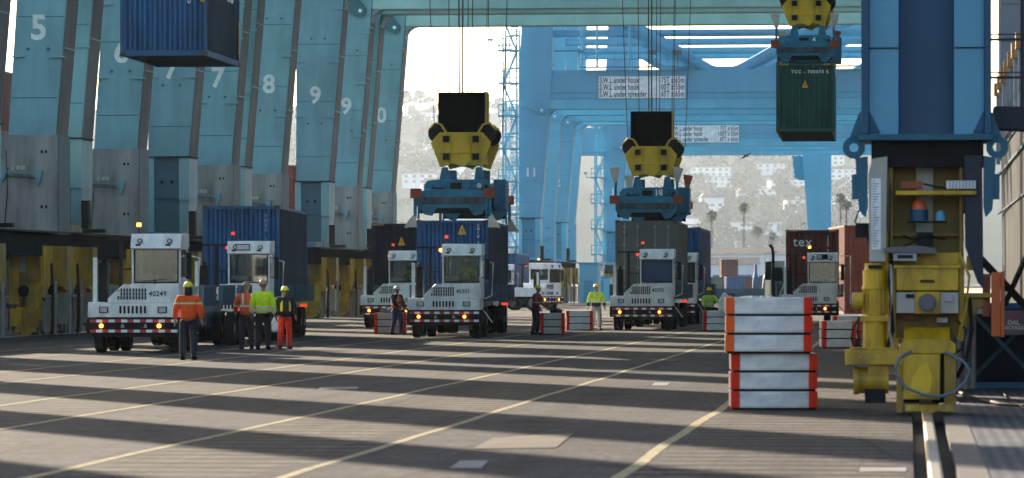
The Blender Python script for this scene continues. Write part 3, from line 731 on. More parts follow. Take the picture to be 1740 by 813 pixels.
# ---- bogie: yellow wheel truck as seen end on and from the side (local origin on the rail, x across, y along)
def bogie_meshes():
    r = []
    def part(name, mb, *ms, bevel=0): r.append((name, mb.mesh(name, [M[m] for m in ms])))
    mb = MB()   # equaliser frame over the wheel trucks, made of two side webs and a floor
    for sx in (-0.62, 0.5):
        mb.prism([(-3.4, 1.35), (-3.4, 3.1), (3.4, 3.1), (3.4, 1.35), (1.2, 1.9), (-1.2, 1.9)], 'x', sx, sx + 0.12)
    mb.box(-0.5, 0.5, -3.38, -3.3, 1.5, 2.45); mb.box(-0.5, 0.5, -2.3, -2.2, 2.5, 3.5)
    mb.mat(1); mb.box(-0.5, 0.5, -1.3, 1.3, 1.95, 3.5); mb.box(-0.3, 0.1, -3.41, -3.381, 1.6, 2.3)
    part('equaliser_frame', mb, 'yellow', 'yellow_old')
    for y in (-2.3, 2.3):
        mb = MB()
        for sx in (-0.34, 0.22):
            mb.prism([(y - 1.15, 0.35), (y - 1.15, 1.0), (y - 0.5, 1.6), (y + 0.5, 1.6), (y + 1.15, 1.0), (y + 1.15, 0.35), (y + 0.4, 0.55), (y - 0.4, 0.55)], 'x', sx, sx + 0.12)
        mb.box(-0.34, 0.34, y - 1.3, y - 1.151, 0.25, 1.0); mb.box(-0.34, 0.34, y + 1.151, y + 1.3, 0.25, 1.0)
        part('wheel_truck', mb, 'yellow')
        for yy in (y - 0.7, y + 0.7):
            w = MB(); w.tube((-0.1, yy, 0.37), (0.1, yy, 0.37), 0.33, n=24); w.tube((-0.14, yy, 0.37), (-0.1, yy, 0.37), 0.37, n=24); w.tube((-0.30, yy, 0.37), (0.3, yy, 0.37), 0.09)
            part('wheel', w, 'steel')
        d = MB()   # upright motor and gearbox beside the truck
        x = -0.75
        d.tube((x, y, 0.95), (x, y, 1.45), 0.17, n=16); d.tube((x, y, 1.45), (x, y, 1.52), 0.22, n=16); d.tube((x, y, 1.52), (x, y, 2.0), 0.18, n=16); d.tube((x, y, 2.0), (x, y, 2.12), 0.15, n=16)
        d.box(x - 0.2, x + 0.28, y - 0.22, y + 0.22, 0.55, 0.95); d.mat(1); d.box(x - 0.12, x + 0.14, y - 0.1, y + 0.1, 0.2, 0.55)
        part('drive_motor', d, 'yellow', 'black')
        d = MB(); 
        for q in range(3): d.tube((0.55 + q * 0.12, y - 0.6 + q * 0.25, 0.15), (0.55 + q * 0.12, y - 0.6 + q * 0.25, 1.35), 0.05, n=10)
        d.box(0.5, 0.95, y - 0.8, y + 0.3, 1.35, 1.42)
        part('rail_clamp', d, 'steel')
    b = MB(); b.box(-0.95, -0.70, -3.0, -2.2, 0.25, 2.6); part('control_cabinet', b, 'cream')
    b = MB(); b.box(0.62, 1.1, -0.9, 0.5, 1.7, 3.1); b.mat(1); b.box(0.55, 0.9, 0.7, 1.5, 0.4, 1.5); part('junction_box', b, 'yellow_old', 'cream')
    b = MB(); b.tube((0.5, -2.9, 1.98), (0.5, -2.9, 2.12), 0.10, n=14); b.ball((0.5, -2.9, 2.14), 0.09, sz=1.4); part('beacon', b, 'redlamp')
    b = MB(); b.path([(-0.4, -3.3, 1.8), (-0.7, -3.4, 1.0), (-0.1, -3.5, 0.6), (0.4, -3.4, 1.1), (0.3, -3.3, 1.9)], 0.025); b.path([(0.2, -3.2, 2.6), (0.45, -3.3, 2.3), (0.35, -3.3, 1.7), (0.6, -3.2, 1.2)], 0.03)
    part('cable_loop', b, 'black')
    b = MB()
    b.box(-0.36, 0.36, -3.62, -3.42, 0.15, 0.3); b.prism([(-0.16, 0.04), (0.1, 0.04), (0.2, 0.2), (-0.2, 0.2)], 'y', -3.63, -3.5); part('rail_sweep', b, 'yellow')
    b = MB(); b.box(-0.45, 0.1, -2.5, -2.2, 1.9, 3.45); part('cable_cabinet', b, 'black')
    for q in range(7):
        b = MB(); x = -0.9 + q * 0.3; b.path([(x, -3.5 + (q % 3) * 0.4, 0.05), (x + 0.03, -3.5 + (q % 3) * 0.4, 1.4), (x - 0.04, -3.3, 2.2 + 0.15 * (q % 4))], 0.045, n=8); part('guard_post', b, 'steel' if q % 2 else 'black')
    for x0, x1, z0, z1, y, m_ in ((-0.58, -0.22, 1.1, 3.3, -3.75, 'yellow'), (0.06, 0.5, 1.9, 3.3, -3.7, 'yellow_old'), (-0.20, 0.04, 2.2, 3.3, -3.72, 'cream'), (0.1, 0.55, 0.9, 1.75, -3.8, 'yellow'), (-0.5, -0.1, 0.35, 0.95, -3.9, 'yellow'), (0.15, 0.45, 0.3, 0.8, -3.85, 'yellow_old'), (-0.95, -0.62, 1.6, 3.2, -0.5, 'yellow_old'), (-0.9, -0.6, 0.5, 1.3, 1.2, 'yellow')):
        b = MB(); b.box(x0, x1, y, y + 0.35, z0, z1); b.box(x0 - 0.03, x1 + 0.03, y - 0.03, y + 0.38, z1 - 0.1, z1 - 0.02); part('gear_housing', b, m_)
    b = MB(); b.tube((-0.05, -3.85, 1.55), (-0.05, -3.55, 1.55), 0.2, n=16); part('brake_disc', b, 'black')
    for q, x in enumerate((0.9, 1.15, -1.1)):
        b = MB(); b.tube((x, -2.6 + q * 1.9, 0.1), (x, -2.6 + q * 1.9, 1.9), 0.06, n=10); part('guard_post', b, 'steel')
    return r
# ---- stair tower
def stair_tower_mesh(h, z0=2.0):
    mb = MB(); W = 1.1; D = 2.2
    for x in (-W/2, W/2):
        for y in (0, D): mb.bar((x, y, z0 - 0.6), (x, y, z0 + h), 0.13)
    z = z0; k = 0
    while z < z0 + h - 0.5:
        mb.box(-W/2 - 0.35, W/2 + 0.1, -0.3, 0.55, z, z + 0.14); mb.box(-W/2, W/2 + 0.1, D - 0.5, D + 0.1, z + 1.3, z + 1.36)
        for zz in (z + 0.5, z + 1.0):
            mb.bar((-W/2 - 0.35, -0.3, zz), (W/2 + 0.1, -0.3, zz), 0.07); mb.bar((-W/2 - 0.35, -0.3, zz), (-W/2 - 0.35, 0.55, zz), 0.07)
        for x in (-W/2 - 0.35, -W/2 + 0.05, 0, W/2): mb.bar((x, -0.3, z), (x, -0.3, z + 1.0), 0.06)
        sgn = -1 if k % 2 else 1
        mb.bar((-W/2 * sgn, 0.1, z), (W/2 * sgn, 0.1, z + 2.6), 0.10, 0.16)
        for j in range(9):
            t = (j + 0.5) / 9; mb.box(-W/2, W/2 * 0.2, 0.5 + t * 1.2, 0.75 + t * 1.2, z + t * 1.3, z + t * 1.3 + 0.07)
            mb.box(-W/2 * 0.1, W/2, 0.5 + t * 1.2, 0.75 + t * 1.2, z + 2.6 - t * 1.3, z + 2.6 - t * 1.3 + 0.07)
        z += 2.6; k += 1
    # jib lamp brackets standing out to the left
    for zz in (z0 + h * 0.52, z0 + h * 0.93):
        mb.path([(-W/2, 0, zz), (-W/2 - 0.9, 0, zz + 0.1), (-W/2 - 0.95, 0, zz + 0.5)], 0.05, n=6); mb.box(-W/2 - 1.15, -W/2 - 0.8, -0.2, 0.2, zz + 0.45, zz + 0.62)
    return mb
BOG = bogie_meshes()
PT = dict(paint='teal', deep='teal_dark', light='teal_l', key='teal')
PB = dict(paint='blue', deep='blue_d', light='blue_l', key='blue', zb=15.65, beamh=3.1, span=12.0)
PTEAL = dict(PT); PTEAL['vee'] = False
MT = crane_meshes(PTEAL); MBL = crane_meshes(PB)
PF = dict(PB); PF.update(span=8.0); MBF = crane_meshes(PF)
def crane(u, meshes, label, number=None, near_number=None, span=10.6, land_bogie=True, numsize=1.18, numz=11.2, zshift=0, group=None, vshift=0.0, color='numwhite'):
    c = thing('quay_crane', label, 'crane', at_quay(u, vshift), -QYAW, group)
    for nm, me in meshes: add(nm, me, c)
    if land_bogie:
        for y in (0.85, span + 0.85):
            for nm, me in BOG: add(nm, me, c, (VL - 0.75, y, 0), scale=(1, 0.62, 1))
    for y in (0.85, span + 0.85):
        for nm, me in BOG[:8]: add(nm, me, c, (0.25, y, 0), scale=(1, 0.62, 1))
    for nmr, near in ((number, False), (near_number, True)):
        if not nmr: continue
        z, off = (numz if isinstance(numz, tuple) else (numz, numz))[0 if not near else 1], 0
        xm = VL - 0.86 + (0.072 if not near else 0.041) * (z - 6.9)
        tx = text_mesh(nmr, numsize, M[color], 0.003, bold=0.028 * numsize, spacing=1.05)
        add('crane_number', tx, c, (xm + (0 if near else 0.0), (0 if near else span) - 0.012, z), (R(90), 0, 0))
    return c
cr_specs = [   # u of the near frame, numbers painted on far / near leg, heights
    (72.9, None, None, 'teal quay crane standing left of the view nearest the camera', 11),
    (94.5, None, None, 'teal quay crane left of the view, second from the camera', 11),
    (110.0, None, None, 'teal quay crane just outside the left edge, beside the crane numbered 5', 11),
    (129.3, '5', None, 'teal quay crane numbered 5 at the left edge of the row', 13.0),
    (144.3, '6', None, 'teal quay crane numbered 6 half hidden by the hanging blue container', 11.9),
    (166.2, '7', '7', 'teal quay crane with two legs numbered 7 below the hanging blue container', 11.2),
    (180.4, '8', None, 'teal quay crane numbered 8 left of the strip of open sky', 11.2),
    (207.0, '9', '9', 'teal quay crane with two legs numbered 9 right of the strip of open sky', 11.2),
    (221.6, '0', None, 'last teal quay crane, numbered 0, carrying the portal beam across the top', 11.2)]
for u, n1, n2, lb, nz in cr_specs:
    z2 = {'9': (11.2, 11.3), '7': (10.7, 10.55), '8': (11.1, 11.1), '6': (10.6, 10.6), '5': (10.6, 10.6), '0': (11.3, 11.3)}.get(n1, (11, 11))
    crane(u, MT if u > 120 else [q for q in MT if q[0] not in ('portal_beam', 'beam_lug')], lb, n1, n2, numz=z2, group='teal quay cranes standing on the left rail')
def walkway_rail(parent, x0, x1, y, z, lamps=()):
    mb = MB(); x = x0
    while x < x1: mb.bar((x, y, z), (x, y, z + 1.1), 0.05); x += 1.4
    for q in (0.55, 1.1): mb.bar((x0, y, z + q), (x1, y, z + q), 0.05)
    mb.box(x0, x1, y - 0.05, y + 0.7, z - 0.1, z); mb.build('walkway_rail', M['blue_d'], parent)
    for lx in lamps:
        mb = MB(); mb.box(lx - 0.35, lx + 0.35, y - 0.3, y + 0.1, z + 0.9, z + 1.25); mb.bar((lx, y, z), (lx, y, z + 0.9), 0.08); mb.build('floodlight', M['edgegrey'], parent)
def swl_sign(parent, x, y, z, s=1.0):
    g = MB(); g.box(-3.45 * s, 3.45 * s, -0.05, 0, -0.87 * s, 0.87 * s)
    b = g.build('load_sign', M['white2'], parent, loc=(x, y, z))
    for i, (a, c) in enumerate((('S.W.L under hook', '75T x 65m'), ('S.W.L under hook', '100T x 55m'), ('S.W.L under spreader', '65T x 65m'))):
        add('lettering', text_mesh(a, 0.66 * s, M['darktext'], 0.002, 0.012, 'LEFT', 1.06, 0.60), b, (-3.38 * s, -0.056, (0.55 - 0.55 * i) * s), (R(90), 0, 0))
        add('lettering', text_mesh(c, 0.66 * s, M['darktext'], 0.002, 0.012, 'RIGHT', 1.06, 0.60), b, (3.38 * s, -0.056, (0.55 - 0.55 * i) * s), (R(90), 0, 0))
    return b
ST = stair_tower_mesh(20.0).mesh('stair_tower', M['blue_l'])
c11 = crane(327, MBL, 'light blue quay crane numbered 11 with the front load sign on its portal beam', None, '11', 12.0, numsize=1.0, numz=(10.3, 10.6), group='light blue quay cranes in the middle distance')
swl_sign(c11, VL + 3.95 + 0.9 + 3.3, -0.02, 17.35 - 0.0)
add('stair_tower', ST, c11, (VL - 2.3, -1.0, 0))
walkway_rail(c11, VL + 3.2, VL + 12.5, -0.6, 19.0, (VL + 9.0, VL + 11.0)); walkway_rail(c11, VL + 19, VL + 28, -0.6, 19.0, ()); walkway_rail(c11, VL + 2, VL + 6, -0.6, 22.6, (VL + 3.5,))
for zz_ in (20.2, 23.5):
    mb = MB(); mb.box(VL + 1.2, VL + 3.6, -0.9, -0.1, zz_, zz_ + 0.1); mb.build('landing', M['blue_d'], c11)
for xx_ in (VL + 3.4, VL + 4.6, VL + 7.2):
    mb = MB(); mb.tube((xx_, -0.4, 19), (xx_, -0.4, 25), 0.09); mb.build('conduit', M['blue_l'], c11)
c12 = crane(352, MBF, 'light blue quay crane numbered 2 tight behind the crane numbered 11', '', '2', 8.0, numsize=1.0, numz=(10.0, 10.4), group='light blue quay cranes in the middle distance')
c13 = crane(418, MBL, 'hazy light blue quay crane with the half hidden rear load sign and side stairs', None, '1', 12.0, numsize=1.0, numz=(11.0, 11.0), group='light blue quay cranes in the middle distance')
swl_sign(c13, VL + 8.65, -0.02, 16.9)
add('stair_tower', ST, c13, (VL - 1.9, -1.0, 0))
# waterside-leg silhouette of the farthest crane: stands nearer the middle of the apron
far = thing('quay_crane', 'farthest light blue quay crane with its single tapering leg against the houses', 'crane', at_quay(446, -8.4), -QYAW)
mb = MB(); mb.prism([(-2.2, 4.0), (0, 4.0), (0, 15.6), (-3.1, 15.6)], 'y', 0, 2.0); mb.build('waterside_leg', M['blue'], far)
mb = MB(); mb.prism([(-3.1, 15.5), (-4.2, 15.5), (-4.0, 13.6), (-3.5, 12.9), (-2.9, 12.9), (-2.85, 13.2)], 'y', 0.3, 1.4); mb.tube((-3.7, 0.28, 13.3), (-3.7, 0.35, 13.3), 0.3); mb.build('beam_lug', M['blue_d'], far)
mb = MB(); mb.box(-31.5, 9, 0.2, 1.8, 15.62, 18.6); mb.build('portal_beam', M['blue'], far)
mb = MB(); mb.prism([(-31.5, 4.0), (-29.5, 4.0), (-28.6, 15.6), (-31.5, 15.6)], 'y', 0, 2.0); mb.build('landside_leg', M['blue'], far)
mb = MB(); mb.box(-1.9, -0.2, -3, 5, 3.0, 3.99); mb.box(-31.5, -29.8, -3, 5, 3.0, 3.99); mb.build('sill_beam', M['blue_d'], far)
for x in (-1.1, -30.6):
    for nm, me in BOG[:8]: add(nm, me, far, (x, 1, 0))
# ---- the near crane: leg and detailed end-on bogie at full size
NC = thing('quay_crane', 'dark blue crane leg on a yellow bogie, out of focus nearest the camera at right', 'crane', at_quay(57.3, 0.225), -QYAW)
L_ = MB()
zt = 24.0
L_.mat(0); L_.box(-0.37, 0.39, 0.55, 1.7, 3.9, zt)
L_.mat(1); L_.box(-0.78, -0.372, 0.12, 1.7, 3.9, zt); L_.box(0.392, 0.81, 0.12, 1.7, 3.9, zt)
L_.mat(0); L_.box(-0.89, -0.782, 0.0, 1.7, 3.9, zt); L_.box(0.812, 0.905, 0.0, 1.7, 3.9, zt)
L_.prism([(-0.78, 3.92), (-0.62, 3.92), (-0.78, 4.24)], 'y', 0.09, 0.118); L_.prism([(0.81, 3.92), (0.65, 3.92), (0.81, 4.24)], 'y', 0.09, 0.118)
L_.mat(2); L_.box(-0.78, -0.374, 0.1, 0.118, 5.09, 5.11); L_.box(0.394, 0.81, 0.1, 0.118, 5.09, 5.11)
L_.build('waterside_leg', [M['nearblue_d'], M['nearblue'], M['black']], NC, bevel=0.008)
mb = MB(); mb.box(-0.93, 0.93, -0.06, 1.8, 3.82, 3.897); mb.build('leg_flange', M['lugteal'], NC)
mb = MB(); mb.box(-0.75, 0.8, 0.25, 1.5, 3.45, 3.818); mb.build('pivot_housing', M['black'], NC)
for sx, nm in ((-1, 'pin_lug'), (1, 'pin_lug')):
    mb = MB(); cx = sx * 0.99
    th = [i / 20 * 2 * math.pi for i in range(20)]
    for a, b2 in zip(th, th[1:] + th[:1]):   # ring of the lug with a real hole
        ro, ri = 0.155, 0.062
        mb.prism([(cx + ro*math.cos(a), 3.72 + ro*math.sin(a)), (cx + ro*math.cos(b2), 3.72 + ro*math.sin(b2)), (cx + ri*math.cos(b2), 3.72 + ri*math.sin(b2)), (cx + ri*math.cos(a), 3.72 + ri*math.sin(a))], 'y', 0.1, 0.16)
    mb.prism([(sx * 0.84, 4.25), (sx * 0.92, 4.2), (sx * 1.05, 3.862), (sx * 0.86, 3.84)], 'y', 0.1, 0.158)
    mb.prism([(sx * 0.80, 3.6), (sx * 0.97, 3.57), (sx * 0.93, 3.0), (sx * 0.92, 2.85), (sx * 0.83, 2.75), (sx * 0.80, 2.9)], 'y', 0.05, 0.35)
    mb.box(sx * 0.935, sx * 1.02, 0.08, 0.3, 3.0, 3.35)
    mb.build(nm, M['lugteal'], NC)
def nb(name, *ms, bevel=0.006):
    def f(mb, **k): return mb.build(name, [M[m] for m in ms], k.get('p', NC), bevel=bevel)
    return f
def zx(px): return (px - 1567) / 121.6
def zz(py): return (705 - py) / 121.6
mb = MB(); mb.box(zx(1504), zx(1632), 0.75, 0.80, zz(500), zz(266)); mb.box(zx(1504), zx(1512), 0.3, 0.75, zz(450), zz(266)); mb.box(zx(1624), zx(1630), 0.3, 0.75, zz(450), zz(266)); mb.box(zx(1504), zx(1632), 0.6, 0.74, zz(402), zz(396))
nb('frame_plate', 'oliveyel')(mb)
mb = MB(); mb.box(zx(1551), zx(1580), 0.62, 0.748, zz(395), zz(262)); nb('centre_strip', 'cream')(mb)
mb = MB(); mb.prism([(zx(1473), zz(445)), (zx(1500), zz(445)), (zx(1503), zz(268)), (zx(1477), zz(272)), (zx(1471), zz(300))], 'y', 0.0, 0.5); w_ = nb('side_flange', 'cream')(mb)
mb = MB(); mb.box(zx(1476), zx(1492), -0.012, -0.002, zz(425), zz(305)); s_ = nb('notice_sheet', 'white2', bevel=0)(mb, p=w_)
mb = MB()
for k in range(26):
    z = zz(309 + k * 4.4); mb.box(zx(1478), zx(1478 + (4 + (k * 7) % 9)), -0.016, -0.013, z - 0.008, z)
nb('printed_lines', 'darktext', bevel=0)(mb, p=s_)
mb = MB(); mb.prism([(zx(1632), zz(266)), (zx(1662), zz(266)), (zx(1664), zz(490)), (zx(1655), zz(480)), (zx(1634), zz(420))], 'y', 0.1, 0.6); nb('side_plate', 'walkdark')(mb)
mb = MB(); mb.box(zx(1517), zx(1652), 0.0, 0.62, zz(333), zz(326)); nb('shelf', 'yellow')(mb)
mb = MB(); mb.box(zx(1602), zx(1651), 0.02, 0.25, zz(323), zz(309)); lp = nb('louvred_lamp', 'lightpanel')(mb)
mb = MB()
for k in range(1, 9): mb.box(zx(1602 + k * 5.5) - 0.004, zx(1602 + k * 5.5) + 0.004, 0.008, 0.019, zz(323), zz(309))
nb('louvre', 'edgegrey', bevel=0)(mb, p=lp)
mb = MB(); mb.box(zx(1526), zx(1562), 0.05, 0.3, zz(322), zz(310)); mb.mat(1); mb.path([(zx(1563), 0.1, zz(314)), (zx(1580), 0.1, zz(318)), (zx(1602), 0.1, zz(322))], 0.015); nb('relay_box', 'rustorange', 'black')(mb)
mb = MB(); mb.tube((zx(1556), 0.2, zz(376)), (zx(1556), 0.2, zz(357)), 0.125, n=20); mb.mat(1); mb.ball((zx(1556), 0.2, zz(357)), 0.105, n=18, m=12, sz=1.45, z0=0.0); mb.mat(2); mb.box(zx(1536), zx(1603), 0.15, 0.3, zz(380), zz(377))
mb.build('beacon', [M['nearblue_d'], M['beaconred'], M['black']], NC)
mb = MB(); mb.tube((zx(1592), 0.12, zz(376)), (zx(1592), 0.12, zz(365)), 0.065, n=16); mb.ball((zx(1592), 0.12, zz(366)), 0.06); nb('warning_horn', 'nearblue', bevel=0)(mb)
mb = MB(); mb.box(zx(1553), zx(1580), 0.2, 0.5, zz(418), zz(397)); mb.path([(zx(1553), 0.3, zz(408)), (zx(1540), 0.3, zz(415)), (zx(1528), 0.3, zz(420))], 0.012); nb('sensor_head', 'black')(mb)
mb = MB(); mb.prism([(zx(1497), zz(430)), (zx(1497), zz(422)), (zx(1555), zz(418)), (zx(1585), zz(424)), (zx(1585), zz(432))], 'y', -0.1, 0.3); mb.mat(1); mb.box(zx(1513), zx(1552), -0.16, 0.1, zz(444), zz(432)); mb.mat(2); mb.box(zx(1520), zx(1546), -0.165, -0.161, zz(440), zz(434))
nb('laser_scanner', 'edgegrey', 'steel', 'black')(mb)
mb = MB(); mb.box(zx(1518), zx(1622), 0.0, 1.6, zz(494), zz(456)); mb.box(zx(1514), zx(1626), -0.03, 0.3, zz(457), zz(451)); mb.box(zx(1510), zx(1628), 0.25, 1.5, zz(451), zz(430)); nb('gear_housing', 'yellow', bevel=0.012)(mb)
mb = MB(); mb.box(zx(1518), zx(1549), 0.02, 0.6, zz(532), zz(497)); mb.box(zx(1592), zx(1622), 0.02, 0.6, zz(532), zz(497)); nb('cover_plate', 'cream')(mb)
mb = MB(); mb.box(zx(1549.5), zx(1591.5), 0.0, 0.6, zz(533), zz(496)); mb.mat(1); mb.tube((zx(1570), -0.1, zz(515)), (zx(1570), 0.0, zz(515)), 0.13, n=22); mb.tube((zx(1570), -0.15, zz(515)), (zx(1570), -0.1, zz(515)), 0.09, n=22)
for k in range(8): mb.tube((zx(1570) + 0.1 * math.cos(k * .785), -0.12, zz(515) + 0.1 * math.sin(k * .785)), (zx(1570) + 0.1 * math.cos(k * .785), -0.1, zz(515) + 0.1 * math.sin(k * .785)), 0.018, n=6)
nb('hub_cap', 'yellow', 'edgegrey', bevel=0)(mb)
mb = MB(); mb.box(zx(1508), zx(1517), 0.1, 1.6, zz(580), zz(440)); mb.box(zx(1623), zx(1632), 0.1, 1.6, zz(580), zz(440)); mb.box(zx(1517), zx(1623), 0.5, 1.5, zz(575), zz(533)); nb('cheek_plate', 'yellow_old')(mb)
mb = MB(); mb.prism([(0.08, zz(580)), (0.3, zz(556)), (0.5, zz(556)), (0.5, zz(580))], 'x', zx(1530), zx(1608)); mb.prism([(zx(1522), zz(600)), (zx(1618), zz(600)), (zx(1618), zz(584)), (zx(1606), zz(576)), (zx(1532), zz(576)), (zx(1522), zz(590))], 'y', -0.05, 1.2); nb('collar', 'yellow', bevel=0.012)(mb)
mb = MB(); mb.box(zx(1530), zx(1591), -0.12, 0.3, zz(677), zz(601)); nb('front_cover', 'yellow', bevel=0.012)(mb)
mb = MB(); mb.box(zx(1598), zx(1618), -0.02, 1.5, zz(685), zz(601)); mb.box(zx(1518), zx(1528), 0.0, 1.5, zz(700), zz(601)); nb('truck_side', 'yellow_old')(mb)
mb = MB(); mb.box(zx(1592), zx(1598), 0.05, 0.6, zz(680), zz(601)); mb.box(zx(1529), zx(1598), 0.2, 1.4, zz(684), zz(650)); nb('brake_slot', 'black')(mb)
mb = MB(); mb.box(zx(1533), zx(1614), -0.1, 0.05, zz(697), zz(686)); mb.prism([(zx(1558), zz(697)), (zx(1563), zz(701)), (zx(1575), zz(703)), (zx(1584), zz(697)), (zx(1584), zz(686)), (zx(1558), zz(686))], 'y', -0.13, -0.101); nb('rail_sweep', 'yellow')(mb)
mb = MB(); mb.path([(zx(1543), -0.1, zz(596)), (zx(1525), -0.2, zz(606)), (zx(1517), -0.24, zz(622)), (zx(1520), -0.26, zz(640)), (zx(1535), -0.28, zz(657)), (zx(1562), -0.3, zz(668)), (zx(1592), -0.3, zz(671)), (zx(1615), -0.28, zz(664)), (zx(1634), -0.25, zz(645)), (zx(1641), -0.22, zz(628)), (zx(1630), -0.18, zz(612)), (zx(1612), -0.12, zz(603)), (zx(1600), -0.08, zz(597))], 0.022, n=10); nb('cable_loop', 'cable', bevel=0)(mb)
# wheels on the rail under it
for y in (0.35, 1.15):
    w = MB(); w.tube((-0.09, y, 0.35), (0.09, y, 0.35), 0.31, n=24); w.build('wheel', M['steel'], NC)
# drive motor at the left
mt_ = MB(); cx = zx(1482)
mt_.tube((cx, 0.2, zz(490)), (cx, 0.2, zz(460)), 0.17, n=20); mt_.tube((cx, 0.2, zz(460)), (cx, 0.2, zz(448)), 0.145, n=20); mt_.tube((cx, 0.2, zz(492)), (cx, 0.2, zz(487)), 0.185, n=20)
for k in range(16):
    a = k / 16 * 6.283; mt_.bar((cx + 0.165 * math.cos(a), 0.2 + 0.165 * math.sin(a), zz(534)), (cx + 0.165 * math.cos(a), 0.2 + 0.165 * math.sin(a), zz(493)), 0.022)
mt_.tube((cx, 0.2, zz(536)), (cx, 0.2, zz(492)), 0.155, n=20)
mt_.box(zx(1457), zx(1508), 0.0, 0.42, zz(546), zz(537)); mt_.tube((cx, 0.2, zz(592)), (cx, 0.2, zz(546)), 0.165, n=20); mt_.bar((cx, 0.02, zz(590)), (cx, 0.02, zz(546)), 0.03)
mt_.tube((zx(1445), 0.05, zz(511)), (zx(1462), 0.05, zz(511)), 0.115, n=18)
dm = nb('drive_motor', 'yellow', bevel=0.004)(mt_)
mb = MB(); mb.tube((zx(1443), 0.05, zz(511)), (zx(1445), 0.05, zz(511)), 0.10, n=18); nb('end_cap', 'cream', bevel=0)(mb, p=dm)
mb = MB(); mb.box(zx(1432), zx(1529), -0.05, 0.5, zz(619), zz(594)); mb.box(zx(1440), zx(1520), 0.0, 0.45, zz(594), zz(590)); nb('motor_bracket', 'yellow', bevel=0.01)(mb)
mb = MB(); mb.tube((zx(1446), 0.2, zz(646)), (zx(1505), 0.2, zz(646)), 0.18, n=20); mb.tube((zx(1446), 0.2, zz(646)), (zx(1455), 0.2, zz(646)), 0.195, n=20); mb.box(zx(1470), zx(1505), 0.05, 0.4, zz(650), zz(619)); mb.mat(1); mb.box(zx(1465), zx(1500), 0.05, 0.4, zz(684), zz(660)); nb('gearbox', 'yellow', 'black', bevel=0.004)(mb)
mb = MB(); mb.path([(zx(1510), 0.1, zz(445)), (zx(1506), 0.0, zz(480)), (zx(1509), 0.0, zz(520)), (zx(1512), 0.05, zz(560)), (zx(1503), 0.1, zz(590))], 0.03); mb.path([(zx(1456), 0.0, zz(540)), (zx(1446), -0.02, zz(555)), (zx(1442), 0.0, zz(575)), (zx(1450), 0.02, zz(590))], 0.014)
mb.path([(zx(1465), 0.2, zz(350)), (zx(1454), 0.2, zz(360)), (zx(1448), 0.2, zz(378)), (zx(1452), 0.2, zz(388)), (zx(1466), 0.2, zz(380))], 0.012); mb.box(zx(1449), zx(1472), 0.15, 0.4, zz(405), zz(380)); mb.path([(zx(1470), 0.1, zz(400)), (zx(1476), 0.1, zz(430)), (zx(1490), 0.1, zz(445))], 0.02)
nb('cable_run', 'black', bevel=0)(mb)
mb = MB(); mb.box(zx(1677), zx(1692), 0.0, 0.12, zz(571), zz(463)); mb.box(zx(1692.4), zx(1699), 0.01, 0.12, zz(572), zz(462))
mb.build('bumper_post', M['orange_d'], NC, bevel=0.006)
mb = MB(); mb.box(zx(1663), zx(1676), 0.2, 0.4, zz(538), zz(466)); mb.mat(1); mb.box(zx(1628), zx(1680), 0.1, 0.4, zz(506), zz(498)); mb.prism([(zx(1632), zz(560)), (zx(1632), zz(506)), (zx(1672), zz(506))], 'y', 0.2, 0.26); nb('side_bracket', 'rustorange', 'yellow_old')(mb)
mb = MB(); mb.bar((zx(1650), 0.5, zz(430)), (zx(1760), 0.9, zz(545)), 0.09); mb.bar((zx(1700), 0.5, zz(520)), (zx(1745), 0.8, zz(420)), 0.06); nb('brace', 'black')(mb)
# side walkway of the near crane
wk = MB(); wk.prism([(0.95, 4.0), (3.2, 3.9), (3.2, 4.28), (0.95, 4.3)], 'y', 0.4, 1.5); wk.bar((1.34, 0.45, 4.3), (1.34, 0.45, 6.4), 0.05)
for z in (4.70, 5.23):
    wk.bar((0.9, 0.45, z), (3.2, 0.45, z), 0.035); wk.bar((0.9, 0.45, z + 0.07), (3.2, 0.45, z + 0.07), 0.02)
wk.build('walkway', M['walkdark'], NC)
up = MB(); up.box(-29.6, 1.2, 0.2, 1.4, 17.0, 19.6); up.prism([(-31, 3.9), (-29.3, 3.9), (-28.2, 17), (-28.2, 40), (-30.6, 40), (-31, 17)], 'y', 0.1, 1.7); up.box(-0.8, 0.9, 0.1, 1.7, zt + 0.01, 40)
up.build('upper_frame', M['teal'], NC)
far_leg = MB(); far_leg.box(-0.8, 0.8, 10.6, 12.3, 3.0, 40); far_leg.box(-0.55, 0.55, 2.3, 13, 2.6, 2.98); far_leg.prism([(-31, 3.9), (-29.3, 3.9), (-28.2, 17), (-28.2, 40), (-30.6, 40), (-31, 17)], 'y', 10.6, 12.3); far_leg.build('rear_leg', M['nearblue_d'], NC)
for nm, me in BOG[:8]: add(nm, me, NC, (0, 11.4, 0))

